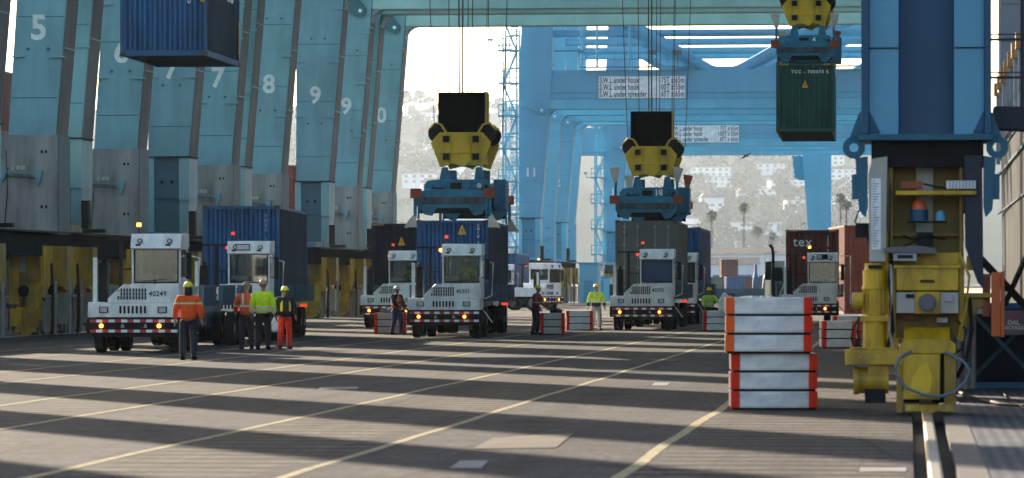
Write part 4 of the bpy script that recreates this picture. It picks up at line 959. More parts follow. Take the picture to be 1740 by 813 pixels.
# bolts, pipes and small fittings crowding the near bogie
def bolts(name, pts, r=0.012, y=-0.03, m='steel', par=NC):
    for x, z in pts:
        b = MB(); b.tube((x, y, z), (x, y + 0.03, z), r, n=6); b.build('bolt_head', M[m], par)
bolts('b', [(zx(1520 + i * 14), zz(459)) for i in range(8)] + [(zx(1536), zz(606)), (zx(1586), zz(606)), (zx(1536), zz(670)), (zx(1586), zz(670))], y=-0.15 if False else -0.03)
bolts('b', [(zx(1535 + i * 24), zz(607)) for i in range(3)] + [(zx(1535 + i * 24), zz(671)) for i in range(3)], y=-0.14)
bolts('b', [(zx(1545), zz(691)), (zx(1560), zz(690)), (zx(1590), zz(690)), (zx(1604), zz(691))], y=-0.12, r=0.016)
bolts('b', [(zx(1440 + i * 16), zz(606)) for i in range(6)], y=-0.07, r=0.014)
for pts, r_, m_ in (([(zx(1506), .1, zz(270)), (zx(1508), .05, zz(330)), (zx(1506), .1, zz(420)), (zx(1512), .0, zz(450))], 0.014, 'black'),
                    ([(zx(1624), .1, zz(430)), (zx(1640), -.05, zz(470)), (zx(1634), -.05, zz(530)), (zx(1622), .0, zz(575))], 0.022, 'yellow_old'),
                    ([(zx(1640), .2, zz(500)), (zx(1645), .1, zz(560)), (zx(1635), .1, zz(610)), (zx(1620), .2, zz(640))], 0.03, 'black'),
                    ([(zx(1530), .3, zz(400)), (zx(1545), .1, zz(408)), (zx(1570), .1, zz(402)), (zx(1600), .25, zz(408))], 0.012, 'black'),
                    ([(zx(1460), .1, zz(600)), (zx(1452), -.05, zz(560)), (zx(1456), -.05, zz(545))], 0.012, 'black'),
                    ([(zx(1509), .02, zz(450)), (zx(1511), -.04, zz(500)), (zx(1506), -.04, zz(560)), (zx(1512), -.02, zz(592))], 0.02, 'steel'),
                    ([(zx(1620), .1, zz(545)), (zx(1634), -.08, zz(560)), (zx(1630), -.08, zz(590)), (zx(1616), 0, zz(600))], 0.018, 'black')):
    b = MB(); b.path(pts, r_); b.build('hydraulic_hose', M[m_], NC)
for x0, x1, z0, z1, y0, m_, nm_ in ((1534, 1548, 506, 500, 0.0, 'black', 'data_plate'), (1600, 1612, 512, 503, 0.0, 'steel', 'data_plate'), (1471, 1494, 457, 451, 0.03, 'black', 'motor_plate'), (1558, 1582, 480, 476, -0.012, 'black', 'cast_mark'), (1532, 1548, 543, 536, 0.3, 'rustorange', 'brake_box'), (1586, 1604, 548, 540, 0.3, 'steel', 'brake_box'), (1636, 1648, 460, 436, 0.2, 'yellow_old', 'valve_box'), (1449, 1457, 589, 575, 0.0, 'black', 'terminal_box')):
    b = MB(); b.box(zx(x0), zx(x1), y0 - 0.02, y0 + 0.05, zz(z0), zz(z1)); b.build(nm_, M[m_], NC)
b = MB(); b.prism([(zx(1540), zz(668)), (zx(1545), zz(640)), (zx(1556), zz(622)), (zx(1570), zz(615)), (zx(1578), zz(640)), (zx(1574), zz(664)), (zx(1560), zz(672))], 'y', -0.1235, -0.1215); b.build('yellow_patch', M['brightyel'], NC)  # irregular area of brighter yellow on the front cover
# ------------------------------------------------------------------ containers
def corr_wall(mb, p0, p1, z0, z1, depth, inward, pitch=0.278):
    """corrugated wall between two plan points, trapezoid folds pushed inwards"""
    p0 = Vector((*p0, 0)); p1 = Vector((*p1, 0)); d = p1 - p0; L = d.length; d.normalize(); nrm = Vector((*inward, 0))
    n = max(1, round(L / pitch)); pt = L / n; pts = []
    for i in range(n):
        a = i * pt
        pts += [(a, 0), (a + pt * 0.26, 0), (a + pt * 0.5, depth), (a + pt * 0.76, depth)]
    pts.append((L, 0))
    P = [p0 + d * a + nrm * q for a, q in pts]
    A = [mb._av((p.x, p.y, z0)) for p in P]; B = [mb._av((p.x, p.y, z1)) for p in P]
    for i in range(len(P) - 1):
        mb.f.append([A[i], A[i+1], B[i+1], B[i]]); mb.m.append(mb.mi)
W2 = 1.219
def container_meshes(L, Hh, front, side, doors=False, frame=None):
    frame = frame or front
    r = []
    mb = MB()
    corr_wall(mb, (-W2 + 0.09, 0.03), (W2 - 0.09, 0.03), 0.16, Hh - 0.12, 0.085, (0, 1)) if not doors else mb.box(-W2 + 0.08, W2 - 0.08, 0.06, 0.09, 0.16, Hh - 0.12)
    r.append(('end_wall', mb.mesh('end_wall', M[front])))
    mb = MB(); corr_wall(mb, (-W2 + 0.02, 0.09), (-W2 + 0.02, L - 0.09), 0.16, Hh - 0.1, 0.036, (1, 0)); corr_wall(mb, (-W2 + 0.09, L - 0.03), (W2 - 0.09, L - 0.03), 0.16, Hh - 0.12, 0.04, (0, -1))
    mb.box(-W2 + 0.05, W2 - 0.05, 0.1, L - 0.1, Hh - 0.05, Hh - 0.03); mb.box(-W2 + 0.05, W2 - 0.05, 0.1, L - 0.1, 0.13, 0.17)
    n = int(L / 0.6)
    for i in range(n): mb.box(-W2 + 0.1, W2 - 0.1, 0.3 + i * 0.6, 0.36 + i * 0.6, 0.03, 0.128)
    mb.mat(1); corr_wall(mb, (W2 - 0.02, 0.09), (W2 - 0.02, L - 0.09), 0.16, Hh - 0.1, 0.06, (-1, 0))
    r.append(('side_walls', mb.mesh('side_walls', [M[side], M[side]])))
    mb = MB()
    for sx in (-1, 1):
        for y in (0, L - 0.1): mb.box(sx * W2 - sx * 0.1, sx * W2, y, y + 0.1, 0.118, Hh - 0.118)
        mb.box(sx * W2 - sx * 0.065, sx * (W2 - 0.004), 0.1, L - 0.1, Hh - 0.10, Hh - 0.02); mb.box(sx * W2 - sx * 0.06, sx * (W2 - 0.004), 0.1, L - 0.1, 0.0, 0.16)
    for y in (0.004, L - 0.084):
        mb.box(-W2 + 0.1, W2 - 0.1, y, y + 0.08, 0.0, 0.15); mb.box(-W2 + 0.1, W2 - 0.1, y, y + 0.08, Hh - 0.12, Hh - 0.02)
    mb.mat(1)
    for sx in (-1, 1):
        for y in (0, L - 0.17):
            for z in (0, Hh - 0.118): mb.box(sx * W2 - sx * 0.162, sx * (W2 + 0.003), y - 0.003, y + 0.173, z, z + 0.118)
    r.append(('frame', mb.mesh('frame', [M[frame], M['cframe_rust']])))
    if doors:
        for sx in (-1, 1):
            mb = MB(); a, b = (0.012, W2 - 0.12); mb.box(sx * a, sx * b, 0.012, 0.055, 0.17, Hh - 0.14)
            for z in (0.75, 1.35, 1.95, 2.4): mb.box(sx * (a + 0.1), sx * (b - 0.1), 0.002, 0.0115, z, z + 0.07)
            me = mb.mesh('door', M[front]); bars = MB()
            for q in (0.34, 0.86):
                x = sx * q; bars.tube((x, -0.03, 0.14), (x, -0.03, Hh - 0.1), 0.019, n=8)
                for z in (0.25, 1.0, 1.9, Hh - 0.3): bars.box(x - 0.06, x + 0.06, -0.04, 0.011, z, z + 0.07)
                bars.bar((x, -0.05, 1.1), (x + sx * 0.3, -0.05, 1.1), 0.03, 0.02)
            r.append(('door', me, bars.mesh('lock_bars', M['steel'])))
    return r
CM = {}
def container(key, L, Hh, front, side, label, loc, rz, group=None, doors=False, frame=None):
    k = (L, Hh, front, side, doors)
    if k not in CM: CM[k] = container_meshes(L, Hh, front, side, doors, frame)
    c = thing('shipping_container', label, 'container', loc, rz, group)
    for t in CM[k]:
        o = add(t[0], t[1], c)
        if len(t) > 2: add('lock_bars', t[2], o)
    return c
def warning_sign(c, x, z, s=0.16):
    mb = MB(); mb.prism([(x - s * .9, z - s), (x + s * .9, z - s), (x + 0.02, z + s), (x - 0.02, z + s)], 'y', 0.012, 0.018)
    o = mb.build('warning_triangle', M['warn'], c)
    b = MB(); b.prism([(x + 0.025, z + 0.07), (x - 0.035, z - 0.02), (x + 0.005, z - 0.02), (x - 0.02, z - 0.11), (x + 0.04, z + 0.005), (x + 0.0, z + 0.005)], 'y', 0.006, 0.011); b.build('bolt_symbol', M['darktext'], o)
def hazard_marks(c, Hh):
    mb = MB()
    for sx in (-1, 1):
        for k in range(5): mb.prism([(sx * 0.98 + (k - 2) * 0.1, Hh - 0.10), (sx * 0.98 + (k - 2) * 0.1 + 0.05, Hh - 0.10), (sx * 0.98 + (k - 2) * 0.1 + 0.08, Hh - 0.03), (sx * 0.98 + (k - 2) * 0.1 + 0.03, Hh - 0.03)], 'y', -0.003, 0.003)
    mb.build('height_marking', M['warn'], c)
def code_text(c, txt, x, z, size, vertical=False, y=0.008, spacing=1.1, m='white2'):
    if vertical:
        for i, ch in enumerate(txt):
            if ch != ' ': add('lettering', text_mesh(ch, size, M[m], 0.002, 0.003), c, (x, y, z - i * size * 0.95), (R(90), 0, 0))
    else: add('lettering', text_mesh(txt, size, M[m], 0.002, 0.004, spacing=spacing), c, (x, y, z), (R(90), 0, 0))
# ------------------------------------------------------------------ wheels
def wheel_mesh(r=0.5, w=0.28, tr=0.29):
    tyre = MB(); n = 28
    prof = [(-w/2, tr), (-w/2, r - 0.05), (-w/2 + 0.04, r), (w/2 - 0.04, r), (w/2, r - 0.05), (w/2, tr)]
    rings = [[tyre._av((x, q * math.cos(2*math.pi*k/n), q * math.sin(2*math.pi*k/n))) for k in range(n)] for x, q in prof]
    for a, b in zip(rings, rings[1:]):
        for k in range(n): j = (k+1) % n; tyre.f.append([a[k], a[j], b[j], b[k]]); tyre.m.append(0)
    for k in range(n):
        if k % 2 == 0:
            a = 2*math.pi*k/n; c, s = math.cos(a), math.sin(a)
            tyre.bar((-w/2 + 0.03, c * (r + 0.002), s * (r + 0.002)), (w/2 - 0.03, c * (r + 0.002), s * (r + 0.002)), 0.03, 0.012)
    rim = MB(); rim.tube((-w/2 + 0.05, 0, 0), (w/2 - 0.05, 0, 0), tr + 0.003, n=24); rim.tube((-w/2 + 0.01, 0, 0), (w/2 - 0.01, 0, 0), 0.12, n=16)
    for k in range(8): a = k*.785; rim.tube((-w/2 + 0.02, 0.18*math.cos(a), 0.18*math.sin(a)), (w/2 - 0.02, 0.18*math.cos(a), 0.18*math.sin(a)), 0.02, n=6)
    return tyre.mesh('tyre', M['rubber']), rim.mesh('rim', M['rim'])
WHM = wheel_mesh()
def wheel(parent, x, y, r=0.5):
    e = bpy.data.objects.new('wheel', None); COL.objects.link(e); e.parent = parent; e.location = (x, y, r); e.empty_display_size = 0.2
    s = r / 0.5; e.scale = (1, s, s)
    add('tyre', WHM[0], e); add('rim', WHM[1], e)
# ------------------------------------------------------------------ yard tractor (front faces -Y)
def tractor_proto():
    r = []
    def P(name, mb, *ms, bevel=0.0, sub=None, label=None): r.append([name, mb.mesh(name, [M[m] for m in ms]), bevel, sub or [], label])
    b = MB()   # lower nose and sloping hood
    b.prism([(-1.24, 0.93), (1.16, 0.93), (1.16, 1.30), (-1.24, 1.30)], 'y', 0.03, 1.9)
    b.prism([(-0.72, 1.302), (1.16, 1.302), (1.16, 1.80), (-0.05, 1.80), (-0.32, 1.79), (-0.72, 1.42)], 'y', 0.035, 2.0)
    b.prism([(-1.24, 1.302), (-0.80, 1.302), (-0.80, 1.33), (-1.24, 1.33)], 'y', 0.1, 1.9)
    P('nose', b, 'white', bevel=0.02)
    fr = MB(); fr.box(-0.45, 0.45, 0.5, 4.6, 0.62, 0.92); fr.box(-0.9, 0.9, 2.0, 4.4, 0.93, 1.0); fr.box(-1.0, 1.0, 0.3, 1.7, 0.5, 0.62)
    fr.prism([(2.9, 1.0), (4.3, 1.0), (4.1, 1.18), (3.1, 1.18)], 'x', -0.5, 0.5)
    P('chassis_frame', fr, 'black')
    bp = MB(); bp.box(-1.25, 1.25, -0.14, 0.12, 0.52, 0.92); bp.box(-1.1, 1.1, -0.10, 0.02, 0.42, 0.52)
    tapes = {0.80: MB(), 0.535: MB()}
    for z in (0.80, 0.535):
        n = 14
        for i in range(n):
            if i == 0: tape = tapes[z]
            tape.mat(i % 2); tape.box(-1.16 + i * 2.3 / n, -1.16 + (i + 1) * 2.3 / n - 0.002, -0.148, -0.1405, z, z + 0.075)
    hooks = []
    for x in (-0.3, 0.3): hk = MB(); hk.prism([(x - 0.05, 0.66), (x + 0.05, 0.66), (x + 0.02, 0.76), (x - 0.02, 0.76)], 'y', -0.17, -0.14); hooks.append(('tow_hook', hk.mesh('tow_hook', M['steel'])))
    P('bumper', bp, 'black', bevel=0.012, sub=[('reflective_tape', t_.mesh('reflective_tape', [M['red'], M['white2']])) for t_ in tapes.values()] + hooks)
    for x in (-0.86, 0.66):
        a = MB(); a.tube((x, -0.19, 0.71), (x, -0.142, 0.71), 0.055, n=16); P('marker_lamp', a, 'amber')
    for x in (-0.82, 0.72):
        h = MB(); h.box(x - 0.12, x + 0.12, 0.0, 0.028, 1.05, 1.21); h.mat(1); h.box(x - 0.09, x + 0.09, -0.015, -0.001, 1.07, 1.19); P('headlight', h, 'black', 'lens')
    g = MB()
    for i in range(7):
        x = -0.41 + i * 0.108; g.box(x, x + 0.055, 0.015, 0.029, 1.055, 1.205); g.tube((x + 0.0275, 0.015, 1.055), (x + 0.0275, 0.029, 1.055), 0.0275, n=10); g.tube((x + 0.0275, 0.015, 1.205), (x + 0.0275, 0.029, 1.205), 0.0275, n=10)
    P('grille', g, 'black')
    g = MB()
    for x0 in (-0.46, -0.06):
        for i in range(5):
            for j in range(3 if i > 0 or x0 > -0.3 else 1): g.box(x0 + i * 0.078, x0 + i * 0.078 + 0.045, 0.02, 0.034, 1.40 + j * 0.10, 1.40 + j * 0.10 + 0.088)
    P('louvres', g, 'blackgrey')
    w = MB(); w.prism([(-0.50, 1.61), (-0.40, 1.61), (-0.40, 1.65), (-0.50, 1.65)], 'y', 0.029, 0.034); P('warning_label', w, 'warn')
    # cab shell with open window holes: floor, pillars, roof
    c = MB(); x0, x1, y0, y1, zb, zt = -0.09, 1.20, 0.08, 1.75, 1.80, 2.78
    for x in (x0, x1 - 0.07):
        c.box(x, x + 0.07, y0, y0 + 0.09, zb, zt); c.box(x, x + 0.07, y1 - 0.09, y1, zb, zt)
    c.box(x0, x1, y0, y0 + 0.06, zb, zb + 0.03); c.box(x0, x0 + 0.05, y0 + 0.09, y1 - 0.09, zb, 2.0); c.box(x1 - 0.05, x1, y0 + 0.09, y1 - 0.09, 1.3, 2.0)
    c.box(x0 + 0.05, x1 - 0.05, y0 + 0.1, y1 - 0.1, 1.31, 1.36); c.box(x0, x1, y1 - 0.05, y1, 1.3, 2.05)
    c.box(x0, x1, y0, y1, zt - 0.06, zt)
    P('cab', c, 'white', bevel=0.012)
    v = MB(); v.prism([(-0.02, 2.70), (-0.10, 2.74), (0.12, 3.12), (1.75, 3.14), (1.78, 2.781), (0.08, 2.781)], 'x', x0 - 0.015, x1 + 0.02)
    lampm = MB()
    for x in (0.14, 0.92): lampm.tube((x, -0.075, 2.93), (x, 0.05, 2.93), 0.068, n=14); lampm.box(x - 0.11, x + 0.02, -0.066, -0.04, 2.80, 2.85)
    lens = MB()
    for x in (0.14, 0.92): lens.tube((x, -0.078, 2.93), (x, -0.0705, 2.93), 0.045, n=14)
    P('visor', v, 'white', bevel=0.012, sub=[('work_lamps', lampm.mesh('work_lamps', M['black'])), ('lamp_lenses', lens.mesh('lamp_lenses', M['lens']))])
    ws = MB(); ws.box(-0.02, 1.13, 0.10, 0.115, 1.84, 2.70)
    seal = MB(); 
    for a in ((-0.035, 0.0, 1.83, 2.72), (1.11, 1.145, 1.83, 2.72)): seal.box(a[0], a[1], 0.06, 0.099, a[2], a[3])
    seal.box(0.0, 1.11, 0.06, 0.099, 2.69, 2.72); seal.box(0.0, 1.11, 0.06, 0.099, 1.83, 1.86)
    wp = MB(); wp.bar((0.2, 0.06, 1.88), (0.85, 0.06, 1.93), 0.018); wp.bar((0.5, 0.05, 1.80), (0.52, 0.055, 1.91), 0.02); wp.bar((0.75, 0.06, 1.84), (1.05, 0.06, 1.87), 0.016)
    P('windscreen', ws, 'glass', sub=[('window_seal', seal.mesh('window_seal', M['black'])), ('wiper', wp.mesh('wiper', M['black']))])
    for nm, q in (('side_window', (-0.06, -0.05, 0.2, 1.65, 2.02, 2.70)), ('side_window', (1.16, 1.17, 0.2, 1.65, 2.02, 2.70)), ('rear_window', (0.0, 1.1, 1.70, 1.71, 2.07, 2.70))):
        s_ = MB(); s_.box(*q); P(nm, s_, 'glass')
    st = MB(); st.box(0.42, 0.92, 0.85, 1.35, 1.36, 1.80); st.box(0.44, 0.90, 1.30, 1.45, 1.8, 2.35); P('seat', st, 'seat', bevel=0.03)
    sw = MB()
    for k in range(16):
        a0, a1 = k * 6.283 / 16, (k + 1) * 6.283 / 16; cpt = Vector((0.66, 0.42, 2.02)); e1 = Vector((1, 0, 0)); e2 = Vector((0, 0.5, 0.86))
        sw.bar(cpt + (e1 * math.cos(a0) + e2 * math.sin(a0)) * 0.21, cpt + (e1 * math.cos(a1) + e2 * math.sin(a1)) * 0.21, 0.028)
    sw.bar((0.66, 0.25, 1.8), (0.66, 0.42, 2.02), 0.05); sw.box(0.0, 1.1, 0.14, 0.4, 1.80, 1.90); P('steering_wheel', sw, 'black')
    ex = MB(); ex.box(-1.13, -1.02, 0.2, 0.32, 1.33, 2.50); P('exhaust_guard', ex, 'white', bevel=0.01)
    ex = MB(); ex.box(-0.99, -0.76, 0.3, 0.7, 1.33, 2.37); ex.tube((-0.88, 0.5, 2.37), (-0.88, 0.5, 2.5), 0.06)
    P('air_cleaner', ex, 'black', bevel=0.03)
    ex = MB(); ex.bar((-0.62, 1.9, 1.0), (-0.62, 1.9, 3.02), 0.10); ex.bar((-1.05, 1.9, 3.02), (0.05, 1.9, 3.02), 0.07); ex.bar((-0.62, 1.9, 2.2), (-0.2, 1.9, 2.2), 0.04)
    ex.box(-0.2, 1.0, 1.85, 1.9, 1.0, 1.8)
    P('rear_gantry', ex, 'black')
    mr = MB(); mr.bar((1.2, 0.15, 2.6), (1.42, 0.1, 2.62), 0.03); mr.bar((1.2, 0.15, 2.0), (1.42, 0.1, 2.0), 0.03); mr.box(1.34, 1.48, 0.06, 0.14, 1.93, 2.62); P('mirror', mr, 'black', bevel=0.01)
    hr = MB(); hr.path([(1.22, 1.75, 1.3), (1.45, 1.8, 1.4), (1.5, 1.8, 2.5), (1.25, 1.78, 2.55)], 0.025); hr.path([(1.22, 1.2, 0.9), (1.5, 1.3, 0.5)], 0.02); P('grab_rail', hr, 'white')
    bc = MB(); bc.tube((-0.02, 1.0, 3.13), (-0.02, 1.0, 3.32), 0.015, n=8); bc.mat(1); bc.tube((-0.02, 1.0, 3.32), (-0.02, 1.0, 3.42), 0.06, n=14); P('beacon', bc, 'black', 'redlamp')
    ml = MB(); ml.tube((-0.27, -0.0 + 1.80, 2.93), (-0.27, 1.85, 2.93), 0.065, n=14); P('rear_lamp', ml, 'redlamp')
    return r
M['dulltext'] = mat('worn white lettering', (0.40, 0.44, 0.50), 0.6, scale=6, dirt_amt=0.5)
M['blackgrey'] = mat('dark louvre slots', (0.02, 0.02, 0.022), 0.6, scale=6)
TR = tractor_proto()
def tractor(label, px, Y, az=0.0, number=None, glass='glass', beacon_lit=False, lamp_lit=True, X=None):
    x = PX(px, Y) if X is None else X
    t = thing('yard_tractor', label, 'tractor', (x, Y, 0), -az, None)
    for nm, me, bv, subs, lb in TR:
        if glass != 'glass' and nm == 'windscreen': me = me.copy(); me.materials[0] = M[glass]
        if nm == 'beacon' and beacon_lit: me = me.copy(); me.materials[1] = M['amber']
        if nm == 'rear_lamp' and lamp_lit: me = me.copy(); me.materials[0] = M['amber']
        o = add(nm, me, t)
        if bv: b = o.modifiers.new('bevel', 'BEVEL'); b.width = bv; b.segments = 2; b.limit_method = 'ANGLE'; b.angle_limit = R(40)
        for sn, sm in subs: add(sn, sm, o)
    for x_ in (-0.98, 0.98): wheel(t, x_, 0.75)
    for x_ in (-1.05, -0.72, 0.72, 1.05): wheel(t, x_, 3.7)
    if number: add('fleet_number', text_mesh(number, 0.19, M['darktext'], 0.002, 0.004, spacing=1.05, sx=0.95), t, (0.60, 0.032, 1.545), (R(90), 0, 0))
    return t
# ------------------------------------------------------------------ terminal trailer (front end at y=0)
def trailer_proto(L=12.8):
    r = []
    b = MB(); b.box(-0.5, 0.5, 0.2, L - 0.1, 0.95, 1.22); 
    for y in (0.3, 3.2, 6.2, 9.2, L - 0.4): b.box(-1.24, 1.24, y - 0.12, y + 0.12, 1.22, 1.38)
    for sx in (-1, 1): b.box(sx * 1.10, sx * 1.28, 0.1, L - 0.1, 1.20, 1.36)
    b.box(-0.5, 0.5, L - 4.2, L - 0.6, 0.6, 0.95)
    r.append(('deck_frame', b.mesh('deck_frame', M['cartblue'])))
    for sx in (-1, 1):     # flared guide walls: ribbed panels on both sides and at the ends
        for (a, c) in ((0.1, 3.0), (L / 2 - 1.6, L / 2 + 1.6), (L - 3.0, L - 0.1)):
            x = sx * 1.31; g = MB()
            g.box(x, x + sx * 0.03, a, c, 1.26, 1.36); g.box(x, x + sx * 0.10, a, c, 1.70, 1.77)
            g.box(x + sx * 0.04, x + sx * 0.055, a, c, 1.36, 1.70)
            n = max(2, int((c - a) / 0.45))
            for i in range(n + 1): y = a + (c - a) * i / n; g.box(x, x + sx * 0.13, y - 0.04, y + 0.04, 1.2, 1.77)
            r.append(('guide_wall', g.mesh('guide_wall', M['cartblue'])))
    g = MB(); g.box(-1.30, 1.30, -0.05, 0.04, 1.20, 1.34)
    for i in range(9): x = -1.26 + i * 0.315; g.box(x - 0.03, x + 0.03, -0.06, 0.05, 1.34, 1.7) if i in (0, 1, 7, 8) else None
    for sx in (-1, 1): g.box(sx * 0.88, sx * 1.30, -0.06, 0.05, 1.66, 1.74); g.box(sx * 0.88, sx * 1.30, -0.02, 0.02, 1.34, 1.66)
    r.append(('front_gate', g.mesh('front_gate', M['cartblue'])))
    lp = MB(); lp.box(-1.2, -0.95, L, L + 0.05, 1.0, 1.1); lp.box(0.95, 1.2, L, L + 0.05, 1.0, 1.1); r.append(('tail_lamps', lp.mesh('tail_lamps', M['redlamp'])))
    return r
TL = trailer_proto()
def trailer(label, tr, hitch=3.2):
    rz = tr.rotation_euler[2]; d = Vector((-math.sin(rz), math.cos(rz), 0)); loc = Vector(tr.location) + d * hitch
    t = thing('container_trailer', label, 'trailer', tuple(loc), rz, None)
    for nm, me in TL: add(nm, me, t)
    for y in (10.0, 11.5):
        for x_ in (-1.08, -0.72, 0.72, 1.08): wheel(t, x_, y)
    return t
def on_trailer(tl, y=0.35):
    rz = tl.rotation_euler[2]; d = Vector((-math.sin(rz), math.cos(rz), 0)); p = Vector(tl.location) + d * y
    return (p.x, p.y, 1.385), rz
def vp(px, X=None): return math.atan((px - 870) / FPX)
# --- truck 1, empty trailer
T1 = tractor('white yard tractor numbered 40249, leftmost, pulling an empty teal trailer', 229, 107.9, vp(1150), '40249', glass='glass_sky', beacon_lit=True, lamp_lit=False)
B1 = trailer('empty teal ribbed trailer hitched behind the leftmost tractor', T1)
# --- truck 2
T2 = tractor('white yard tractor in front of the tall blue container, behind two workers', 392, 127.0, vp(1030), None, glass='glass', lamp_lit=False)
B2 = trailer('teal trailer under the tall blue container at left', T2)
l, rz = on_trailer(B2)
K2 = container('b', 12.19, 2.90, 'cblue', 'cblue_side', 'tall dark blue container with rusty corner post, on the trailer behind the left tractors', l, rz)
code_text(K2, 'TNBU 1200', 0.80, 2.55, 0.15, True, m='dulltext')
# --- truck 3
T3 = tractor('white yard tractor numbered 40301 under the hanging spreader, left of centre', 756, 136.7, vp(1259), '40301')
B3 = trailer('teal trailer behind the tractor numbered 40301', T3)
l, rz = on_trailer(B3); K3 = container('b', 12.19, 2.59, 'cblue', 'cblue_side', 'bright blue container with yellow triangle, right below the left spreader', l, rz)
warning_sign(K3, 0.33, 2.25); code_text(K3, 'CHIU 71', 0.88, 2.4, 0.13, True)
# --- truck 4
T4 = tractor('white yard tractor half hidden behind the tractor numbered 40301', 664, 166.0, vp(1500), None)
B4 = trailer('trailer under the navy container left of centre', T4)
l, rz = on_trailer(B4); K4 = container('b', 12.19, 2.90, 'cnavy', 'cnavy', 'dark navy container with yellow triangle behind the blue one, left of centre', l, rz)
warning_sign(K4, 0.02, 2.15, 0.17); hazard_marks(K4, 2.90)
# --- truck 5
T5 = tractor('white yard tractor numbered 40292 with blue windscreen, below the centre spreader', 1091.5, 158.0, vp(1400), '40292', glass='glass_blue', lamp_lit=False)
B5 = trailer('trailer behind the tractor numbered 40292', T5)
l, rz = on_trailer(B5); K5 = container('g', 12.19, 2.90, 'cgrey', 'cgrey', 'grey container with its doors and lock bars facing forward', l, rz, doors=True)
mb = MB(); mb.box(-0.98, -0.76, -0.005, 0.0008, 2.30, 2.55); o = mb.build('flag_label', M['darktext'], K5)
mb = MB(); 
for z in (2.36, 2.45): mb.prism([(-0.95, z), (-0.79, z + 0.04), (-0.79, z + 0.075), (-0.95, z + 0.035)], 'y', -0.009, -0.0055)
mb.build('yellow_stripes', M['warn'], o)
# --- truck 6 behind it
T6 = tractor('white yard tractor almost hidden behind the grey container', 1136, 178.5, vp(1480), None, lamp_lit=False)
B6 = trailer('trailer under the blue container behind the grey one', T6)
l, rz = on_trailer(B6); K6 = container('b', 12.19, 2.90, 'cblue', 'cblue', 'blue container just showing to the right of the grey one', l, rz)
# --- truck 7
T7 = tractor('white yard tractor at right between the silver bins and the yellow bogie', 1376, 178.0, vp(1440), None, glass='glass_sky', beacon_lit=True, lamp_lit=False)
B7 = trailer('trailer under the dark brown container at right', T7)
l, rz = on_trailer(B7, 6.3 + 3.2); l = (l[0], l[1], l[2])
K7 = container('br', 6.06, 2.90, 'cbrown', 'cbrown', 'dark brown container lettered tex behind the right-hand tractor', l, rz)
code_text(K7, 'tex', -0.45, 2.32, 0.62); code_text(K7, 'TEXU 41', 0.72, 2.55, 0.13, True); hazard_marks(K7, 2.90)
mb = MB(); mb.path([(-1.62, 2.2, 0.95), (-1.62, 2.2, 3.1), (-1.66, 2.2, 3.35), (-1.78, 2.2, 3.5)], 0.07); mb.build('exhaust_stack', M['black'], T7)
mb = MB(); mb.box(-1.55, -1.2, 1.6, 1.9, 1.9, 2.5); mb.box(-1.95, -1.7, 1.6, 1.9, 1.95, 2.75); mb.build('mirror', M['black'], T7, bevel=0.02)
mb = MB(); mb.path([(-1.75, 1.9, 2.85), (-1.75, 1.9, 1.3), (-1.4, 1.9, 1.1), (-1.1, 1.9, 1.9)], 0.03); mb.path([(1.3, 1.9, 3.0), (1.75, 1.9, 3.0), (1.75, 1.9, 0.9)], 0.03); mb.build('grab_rail', M['white'], T7)
mb = MB(); mb.box(0.30, 0.78, -0.085, -0.03, 2.84, 3.06); mb.mat(1); mb.box(0.33, 0.52, -0.09, -0.0855, 2.87, 3.03); mb.build('sign_box', [M['black'], M['lens']], T7)
mb = MB(); mb.box(0.13, 0.60, 0.055, 0.06, 2.83, 3.03); mb.mat(1); mb.box(0.16, 0.57, 0.048, 0.054, 2.86, 3.0); mb.build('roof_hatch', [M['black'], M['lens']], T2, loc=(0, -0.12, 0))
# --- truck 8 seen from its front quarter, right of it the far crane feet
T8 = tractor('far white yard tractor turned to show its side windows, beneath the crane numbered 11', 936, 272.0, -R(52), None, beacon_lit=True, lamp_lit=False)
mb = MB(); mb.box(-1.3, -0.1, 0.02, 3.0, 0.9, 1.5); mb.box(-1.32, -1.302, 2.0, 4.4, 0.8, 1.2); mb.build('side_tank', M['white'], T8, bevel=0.03)
# --- truck 9: container seen right of truck 3
T9 = tractor('far yard tractor hidden behind the bright blue container left of centre', 842, 296.0, vp(1450), None, lamp_lit=False)
B9 = trailer('far trailer beyond the bright blue container left of centre', T9)
l, rz = on_trailer(B9); container('b', 12.19, 2.59, 'cblue', 'cblue', 'small blue container peeping out to the right of the bright blue one', l, rz)
